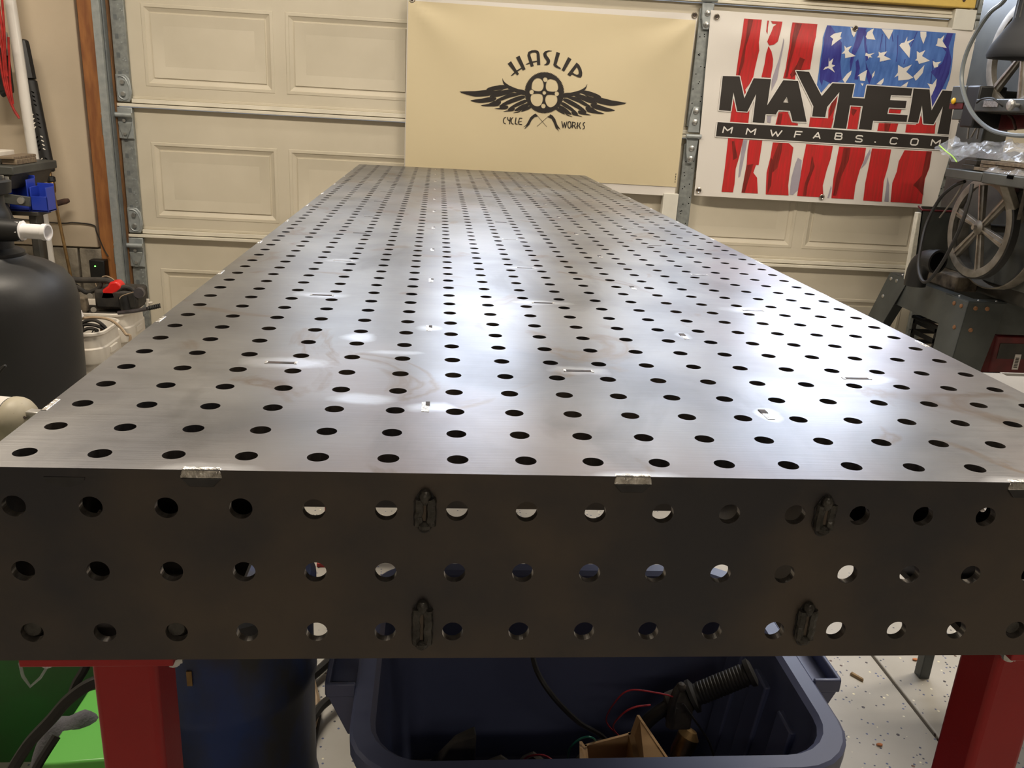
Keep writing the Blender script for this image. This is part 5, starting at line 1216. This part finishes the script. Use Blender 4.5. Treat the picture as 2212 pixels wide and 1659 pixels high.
# curved guard lips round the housings
for (c, z0_) in ((WC1, 0), (WC2, 1)):
    g = MB(); pts = []
    for i in range(25):
        a = (PI + PI*i/24) if z0_ == 0 else (PI*i/24); pts.append(Vector((WX2 - .02, c.y + .225*math.cos(a), c.z + .215*math.sin(a))))
    for p_, q_ in zip(pts, pts[1:]): g.beam(p_, q_, .045, .005, (0, math.cos(1), math.sin(1)))
    g.build('wheel_guard', 'saw_grey' if z0_ else 'cast_alu', bs_)
def wheel(c, nm):
    r = .178; w_ = MB()
    # rim: ring with channel section
    w_.lathe([(r*.84, -.014), (r*.93, -.016), (r, -.014), (r, .016), (r*.93, .018), (r*.93, .004), (r*.86, .002), (r*.84, -.014)], c, (1, 0, 0), 48, cap=False)
    o = w_.build('wheel_rim', 'cast_alu', bs_, smooth=40)
    MB().lathe([(r, -.012), (r + .006, -.010), (r + .006, .014), (r, .015)], c, (1, 0, 0), 48, cap=False).build('tyre', 'black_rubber', o)
    h = MB().lathe([(0, -.022), (.012, -.022), (.018, -.018), (.026, -.014), (.026, .018), (0, .018)], c, (1, 0, 0), 24).build('hub', 'cast_alu', o)
    for i in range(6):
        a = PI*i/3 + .25; d = Vector((0, math.cos(a), math.sin(a))); t = Vector((0, -math.sin(a), math.cos(a)))
        A_, B_ = c + d*.022, c + d*r*.86
        MB().hexa([A_ - t*.011 + Vector((-.008,0,0)), A_ + t*.011 + Vector((-.008,0,0)), A_ + t*.011 + Vector((.006,0,0)), A_ - t*.011 + Vector((.006,0,0))],
                  [B_ - t*.017 + Vector((-.010,0,0)), B_ + t*.017 + Vector((-.010,0,0)), B_ + t*.017 + Vector((.006,0,0)), B_ - t*.017 + Vector((.006,0,0))]).build('spoke', 'cast_alu', o, bevel=.002)
        MB().beam(A_ + Vector((-.010,0,0)), B_ + Vector((-.012,0,0)), .006, .008, (1,0,0)).build('spoke_web', 'steel_bare', o)
    MB().cyl(c + Vector((-.022, 0, 0)), c + Vector((-.034, 0, 0)), .009, n=6).build('hub_nut', 'steel_bare', o)
    MB().cyl(c + Vector((.018, 0, 0)), c + Vector((WX2 - WX, 0, 0)), .014, n=16).build('axle', 'saw_dark', o)
wheel(WC1, 'lower'); wheel(WC2, 'upper')
# work table of the saw
TY0, TY1 = 1.93, 2.36
wt = MB().box((2.095, TY0, 1.028), (2.56, 2.145, 1.062)).box((2.097, 2.150, 1.030), (2.56, TY1, 1.060)).build('work_table', 'saw_grey', bs_, bevel=.003)
MB().box((2.0935, 1.99, 1.052), (2.10, 2.02, 1.0625)).build('table_notch', 'hole_black', wt)
MB().beam((2.20, 2.17, 1.028), (2.30, 2.20, .90), .03, .03).build('trunnion', 'cast_alu', wt, bevel=.004)
MB().beam((2.34, 2.2, 1.028), (2.37, 2.3, .95), .12, .06).build('table_bracket', 'saw_dark', wt, bevel=.004)
# arm with guide, label and knob between the wheels
ar = MB().box((2.19, 1.95, 1.254), (2.24, 2.42, 1.296)).build('guide_arm', 'saw_grey', bs_, bevel=.004)
a0, a1 = atx(2126, 220, 2.189), atx(2154, 232, 2.189)
MB().box((2.187, min(a0.y, a1.y), 1.270), (2.1895, max(a0.y, a1.y), 1.290)).build('maker_label', 'label_grey', ar)
kc = atx(2189, 227, 2.17); MB().lathe([(.006, .02), (.008, 0), (.017, -.004), (.018, -.012), (.012, -.017), (0, -.018)], kc, (1, 0, 0), 20).build('white_knob', 'zinc', ar)
MB().tube([atx(2110, 222, 2.18), atx(2122, 214, 2.17), atx(2145, 213, 2.17), atx(2160, 224, 2.175), atx(2166, 230, 2.185)], .0035, 8, 4).build('arm_lead', 'black_rubber', ar)
MB().box((2.24, 2.2, 1.25), (WX2, 2.44, 1.30)).build('arm_mount', 'saw_dark', ar)
sbx = MB().box((2.195, 2.497, 1.283), (2.26, 2.585, 1.342)).build('switch_box', 'saw_grey', bs_, bevel=.003)
MB().box((2.197, 2.42, 1.20), (2.30, 2.50, 1.342)).build('black_housing', 'black_plastic', bs_, bevel=.006)
MB().box((2.26, 2.45, 1.25), (WX2, 2.58, 1.33)).build('box_mount', 'saw_dark', bs_)
MB().box((2.198, 2.505, 1.262), (2.25, 2.588, 1.283)).build('red_reflector', 'dark_red', sbx, bevel=.002)
yc = atx(2061, 218, 2.195); MB().lathe([(.011, .0), (.011, -.004), (.006, -.008), (0, -.009)], yc, (1, 0, 0), 16).build('amber_lamp', 'amber', sbx)
MB().box((2.20, 2.50, 1.225), (2.25, 2.56, 1.262)).build('lower_box', 'saw_grey', sbx, bevel=.003)
# blade
for y_ in (WC1.y - .176,):
    MB().box((WX - .001, y_ - .0005, WC1.z), (WX + .012, y_ + .0005, WC2.z)).build('saw_blade', 'steel_bare', bs_)
bs2 = MB()
for a, b in (((2095, 255), (2090, 300)), ((2118, 258), (2110, 300)), ((2112, 270), (2098, 296))): bs2.cyl(atx(*a, 2.33), atx(*b, 2.33), .0035, n=8)
bs2.build('brace_rods', 'cast_alu', bs_)
rd = MB().prism([(2.10, 1.165), (2.35, 1.165), (2.345, 1.235), (2.13, 1.235)], lambda a, b, t: (t, a, b), WX2 - .03, WX2 - .015)
# red can behind the arm
pr = [atx(x, y, 2.33) for x, y in ((2158, 282), (2240, 275), (2240, 246), (2165, 245))]
o = MB().prism([(p.y, p.z) for p in pr], lambda a, b, t: (t, a, b), 2.325, 2.352).build('red_panel', 'dark_red', bs_, bevel=.002); M['dark_red'].node_tree
MB().tube([atx(2176, 246, 2.30), atx(2188, 258, 2.30), atx(2194, 280, 2.30)], .005, 8, 4).build('brown_lead', 'rust_rod', bs_)
# work lamp hanging over the upper wheel
wl = thing('work_lamp', 'dark charcoal conical lamp shade hanging at the top right edge by the band saw', 'lamp')
lc = atx(2216, 44, 2.06); 
MB().lathe([(.0, .10), (.03, .095), (.034, .05), (.036, .0), (.055, -.03), (.082, -.075), (.088, -.10), (.084, -.108), (.07, -.106), (.045, -.06), (.0, -.03)], (lc.x, lc.y - .0, lc.z), (0,0,1), 40).build('lamp_shade', 'shade_black', wl, smooth=50)
for i in range(14):
    a = 2*PI*i/14; MB().beam((lc.x + .0345*math.cos(a), lc.y + .0345*math.sin(a), lc.z + .005), (lc.x + .033*math.cos(a), lc.y + .033*math.sin(a), lc.z + .085), .004, .003, (math.cos(a), math.sin(a), 0)).build('cap_rib', 'saw_dark', wl)
MB().cyl((lc.x, lc.y, lc.z + .09), (lc.x, lc.y, 2.6), .006, n=10).build('lamp_stem', 'black_plastic', wl)
wire('grey_cable', [atx(2200, -60, 2.12), atx(2170, 0, 2.12), atx(2138, 28, 2.12), atx(2108, 72, 2.12), atx(2086, 120, 2.12), atx(2077, 170, 2.12), atx(2086, 215, 2.12), atx(2106, 252, 2.12), atx(2140, 280, 2.12), atx(2180, 291, 2.12), atx(2225, 293, 2.12), atx(2290, 285, 2.12)], .0072, 'cable_grey', 'thick grey cable sweeping in a wide loop in front of the upper band saw wheel', 'cable')
wire('power_cord', [atx(2100, 398, 2.09), atx(2094, 430, 2.08), atx(2075, 490, 2.07), atx(2040, 560, 2.06), atx(2008, 604, 2.05), atx(1992, 606, 2.05), atx(1984, 575, 2.07), atx(1990, 530, 2.09), atx(2003, 480, 2.12), atx(2030, 430, 2.14), atx(2060, 402, 2.14), atx(2084, 392, 2.14)], .0062, 'black_rubber', 'black power cord hanging in a long loop from the saw table', 'cord')
wire('grey_rod', [atx(2080, 397, 2.16), atx(2060, 430, 2.16), atx(2036, 462, 2.18), atx(2030, 470, 2.2)], .003, 'cast_alu', 'thin grey rod running down from the saw table behind the power cord', 'rod')

# things lying on the saw table
zt = 1.063
for i, (y0, y1, dx, lab) in enumerate(((1.96, 2.245, 0, 'lowest thin grey-brown board of the stack on the saw table'), (1.95, 2.225, .006, 'middle thin grey-brown board of the stack on the saw table'), (1.95, 2.215, .0, 'top thin grey-brown board of the stack on the saw table'))):
    o = MB().box((2.125 + dx, y0, zt + .012*i), (2.30, y1, zt + .012*i + .0105)).build('thin_board', 'wood_old', bevel=.001); tag(o, lab, 'board', 'boards stacked on the saw table')
for i, lab in enumerate(('lower dark steel block beside the boards on the saw table', 'upper dark steel block beside the boards on the saw table')):
    o = MB().box((2.13 + .005*i, 2.252 - .012*(1 - i)*0, zt + .016*i), (2.24, 2.325 - .006*i, zt + .016*i + .0145)).build('steel_block', 'saw_dark', bevel=.001); tag(o, lab, 'block')
def crumple(x0, x1, y0, y1, z0, h, m, name, label, seed, nx=26, ny=40, amp=.012):
    V = []
    for i in range(nx + 1):
        for j in range(ny + 1):
            u, v = i/nx, j/ny; e = (math.sin(PI*u) * math.sin(PI*v)) ** .45
            q = noise.noise(Vector((u*5 + seed, v*9, seed))) * amp + abs(noise.noise(Vector((u*9, v*16 + seed, 3.1*seed)))) * amp * 1.2
            V.append((x0 + (x1 - x0)*u + noise.noise(Vector((v*6, seed, 1)))*.012, y0 + (y1 - y0)*v, z0 + e*h + max(0, q)*e + .001))
    F_ = [(i*(ny+1)+j, (i+1)*(ny+1)+j, (i+1)*(ny+1)+j+1, i*(ny+1)+j+1) for i in range(nx) for j in range(ny)]
    o = MB().add(V, F_).build(name, m, None, smooth=25); tag(o, label, 'bag'); return o
crumple(2.10, 2.125 + .13, 1.94, 2.17, zt + .0, .012, 'bag_film', 'crumpled_bag', 'crumpled clear plastic wrap lying along the front edge of the saw table', 3.3, amp=.03)
crumple(2.10, 2.28, 1.97, 2.43, zt + .040, .045, 'bag_film', 'plastic_bag', 'clear plastic bag of dark parts on top of the stacked boards', 7.7, amp=.03)
o = MB()
for k in range(7):
    y = 2.0 + .05*k; o.tube([(2.13, y, zt + .048), (2.19, y + .05, zt + .056 + .008*math.sin(k)), (2.26, y + .08, zt + .05)], .007, 8, 4)
o = o.build('bagged_parts', 'grey_parts'); tag(o, 'dark metal parts inside the clear bag on the stacked boards', 'parts', kind='stuff')
bgz = thing('zip_bag', 'clear zip bag with a lime green closure hanging over the corner of the saw table', 'bag')
zq = [atx(x, y, 2.11) for x, y in ((2018, 318), (2060, 296), (2100, 312), (2105, 338), (2064, 352), (2050, 345))]
V = []; nx, ny = 14, 14
A_, B_, C_, D_ = atx(2018, 318, 2.10), atx(2062, 296, 2.12), atx(2120, 325, 2.13), atx(2063, 352, 2.09)
for i in range(nx + 1):
    for j in range(ny + 1):
        u, v = i/nx, j/ny; p = (A_*(1-u) + B_*u)*(1-v) + (D_*(1-u) + C_*u)*v
        n_ = noise.noise(Vector((u*5, v*5, 2.2))) * .014; V.append((p.x + n_, p.y, p.z + n_))
MB().add(V, [(i*(ny+1)+j, (i+1)*(ny+1)+j, (i+1)*(ny+1)+j+1, i*(ny+1)+j+1) for i in range(nx) for j in range(ny)]).build('bag_film', 'bag_film', bgz, smooth=40)
MB().tube([atx(2030, 315, 2.095), atx(2045, 328, 2.093), atx(2058, 338, 2.09), atx(2067, 350, 2.085)], .0024, 6, 3).build('zip_closure', 'bag_green', bgz)

# open grey bin with a dust elbow behind the saw
bn = thing('open_metal_bin', 'open dark grey metal bin with a foam strip standing on the stand behind the saw', 'bin')
Yn = 2.66
q = [aty(x, y, Yn) for x, y in ((1957, 452), (2060, 470), (2050, 600), (1945, 592))]
x0, x1 = q[3].x, q[1].x + .03; zb, zt2 = SZ + .003, q[0].z
MB().hexa([(x0 + .055, Yn, zb), (x1, Yn, zb), (x1, Yn + .005, zb), (x0 + .055, Yn + .005, zb)], [(x0 + .035, Yn, zt2), (x1, Yn, zt2), (x1, Yn + .005, zt2), (x0 + .035, Yn + .005, zt2)]).build('front_panel', 'saw_grey', bn)
MB().box((x0 + .05, Yn + .03, zb), (x1, Yn + .035, zt2 + .012)).build('rear_panel', 'saw_dark', bn)
MB().hexa([(x0 + .055, Yn, zb), (x0 + .060, Yn, zb), (x0 + .060, Yn + .03, zb), (x0 + .055, Yn + .03, zb)], [(x0 + .035, Yn, zt2), (x0 + .040, Yn, zt2), (x0 + .040, Yn + .03, zt2 + .01), (x0 + .035, Yn + .03, zt2 + .01)]).build('side_panel', 'saw_grey', bn)
MB().tube([(x0 + .036, Yn + .03, zt2 + .012), (x0 + .036, Yn, zt2), (x1, Yn, zt2)], .004, 8, 1).build('red_rim', 'dark_red', bn)
MB().hexa([(x0 + .028, Yn - .006, zb), (x0 + .056, Yn - .006, zb), (x0 + .056, Yn + .02, zb), (x0 + .028, Yn + .02, zb)], [(x0 + .018, Yn - .006, zt2 - .01), (x0 + .034, Yn - .006, zt2 - .01), (x0 + .034, Yn + .02, zt2 - .01), (x0 + .018, Yn + .02, zt2 - .01)]).build('foam_strip', 'foam', bn, bevel=.003)
eb_ = thing('dust_elbow', 'black plastic pipe elbow standing in front of the open grey bin', 'pipe elbow')
c0 = aty(1979, 600, 2.54); hx, hy = .22, -.975
cpts = []
for i in range(9):
    a = (PI/2) * i/8; cpts.append(Vector((c0.x + hx*.058*(1 - math.cos(a)), c0.y + hy*.058*(1 - math.cos(a)), SZ + .052 + .062*math.sin(a))))
cpts = [Vector((cpts[0].x, cpts[0].y, SZ + .004))] + cpts + [cpts[-1] + Vector((hx, hy, 0))*.02]
MB().tube(cpts, .040, 22, 1).build('elbow_body', 'black_plastic', eb_, smooth=50)
d_ = (cpts[-1] - cpts[-2]).normalized()
MB().lathe([(.040, -.012), (.0445, -.01), (.0445, .006), (.037, .006), (.036, -.008), (0, -.008)], cpts[-1] + d_*.006, d_, 28).build('elbow_socket', 'black_plastic', eb_, smooth=40)
MB().cyl(cpts[-1] + d_*.0121, cpts[-1] + d_*.0125, .0362, n=28).build('elbow_mouth', 'hole_black', eb_)

# storage under the stand
cr_ = thing('black_crate', 'black slatted plastic crate seen between the legs of the machine stand', 'crate')
cx0, cx1, cy0, cy1 = 2.34, 2.66, 2.41, 2.76
for z in (.27, .315, .36, .405):
    MB().box((cx0, cy0, z), (cx1, cy0 + .006, z + .018)).build('slat', 'black_plastic', cr_)
    MB().box((cx0, cy0, z), (cx0 + .006, cy1, z + .018)).build('slat', 'black_plastic', cr_)
    MB().box((cx0, cy1 - .006, z), (cx1, cy1, z + .018)).build('slat', 'black_plastic', cr_)
for x, y in ((cx0, cy0), (cx1 - .012, cy0), (cx0, cy1 - .012), (cx0, (cy0 + cy1)/2), (cx1 - .012, cy1 - .012)): MB().box((x, y, .0), (x + .012, y + .012, .43)).build('crate_post', 'black_plastic', cr_)
MB().box((cx0, cy0, .02), (cx1, cy1, .03)).build('crate_floor', 'black_plastic', cr_)
MB().box((cx0, cy0, .03), (cx0 + .008, cy1, .26)).box((cx0, cy0, .03), (cx1, cy0 + .008, .26)).build('crate_lower_wall', 'black_plastic', cr_)
MB().tube([(cx0, cy0, .43), (cx0, cy1, .43), (cx1, cy1, .43), (cx1, cy0, .43)], .009, 8, 1, True).build('crate_rim', 'black_plastic', cr_)
for k, (y, m, lab) in enumerate(((2.43, 'yellow_plastic', 'yellow container inside the black crate under the saw'), (2.55, 'label_paper', 'white and red packet inside the black crate under the saw'))):
    o = MB().box((cx0 + .03, y, .035), (cx0 + .10, y + .08, .40 + .04*k)).build(('yellow_container', 'white_packet')[k], m, bevel=.006); tag(o, lab, ('container', 'packet')[k])
rb = thing('red_tool_bag', 'dark red box with a barcode label under the right part of the machine stand', 'box')
MB().box((2.41, 2.32, 0), (2.68, 2.395, .47)).build('box_body', 'dark_red', rb, bevel=.008)
MB().box((2.43, 2.318, .38), (2.54, 2.3205, .44)).build('printed_panel', 'saw_dark', rb)
p = aty(2196, 782, 2.317); MB().box((p.x - .012, 2.3165, p.z - .03), (p.x + .012, 2.3195, p.z + .03)).build('barcode_label', 'label_paper', rb)
for k in range(7): MB().box((p.x - .008, 2.3155, p.z - .022 + k*.006), (p.x + .006, 2.3167, p.z - .019 + k*.006)).build('barcode_bar', 'ink', rb)

ct = thing('slotted_cart', 'pale steel cart top with a long slot just right of the long table', 'cart')
cz = .72
a = atz(2128, 805, cz)
def slotted():
    x0, x1, y0, y1 = 1.42, 1.95, .66, a.y; sx0, sx1, sy = 1.465, 1.72, .985
    mb = MB()
    for b in (((x0, y0), (x1, sy - .012)), ((x0, sy + .012), (x1, y1)), ((x0, sy - .012), (sx0, sy + .012)), ((sx1, sy - .012), (x1, sy + .012))): mb.box((*b[0], cz - .006), (*b[1], cz))
    return mb
slotted().build('cart_top', 'cart_steel', ct)
for x, y in ((1.44, .68), (1.93, .68), (1.44, a.y - .02), (1.93, a.y - .02)): MB().box((x - .012, y - .012, 0), (x + .012, y + .012, cz - .006)).build('leg', 'stand_grey', ct, bevel=.002)

# ------------------------------------------------------------------ ceiling lamps (real fittings that carry the lights)
for i, (p, e) in enumerate(LAMPS):
    t = thing('ceiling_lamp', ('tube lamp on the ceiling left of the long table', 'tube lamp on the ceiling right of the long table', 'tube lamp on the ceiling close to the garage door', 'tube lamp on the ceiling behind the viewer')[i], 'lamp')
    MB().box((p[0] - .64, p[1] - .085, 2.53), (p[0] + .64, p[1] + .085, 2.60)).build('lamp_housing', 'lamp_case', t, bevel=.01)
    MB().cyl((p[0] - .6, p[1] - .04, 2.515), (p[0] + .6, p[1] - .04, 2.515), .013, n=12).build('tube', 'lamp_glow', t)
    MB().cyl((p[0] - .6, p[1] + .04, 2.515), (p[0] + .6, p[1] + .04, 2.515), .013, n=12).build('tube', 'lamp_glow', t)
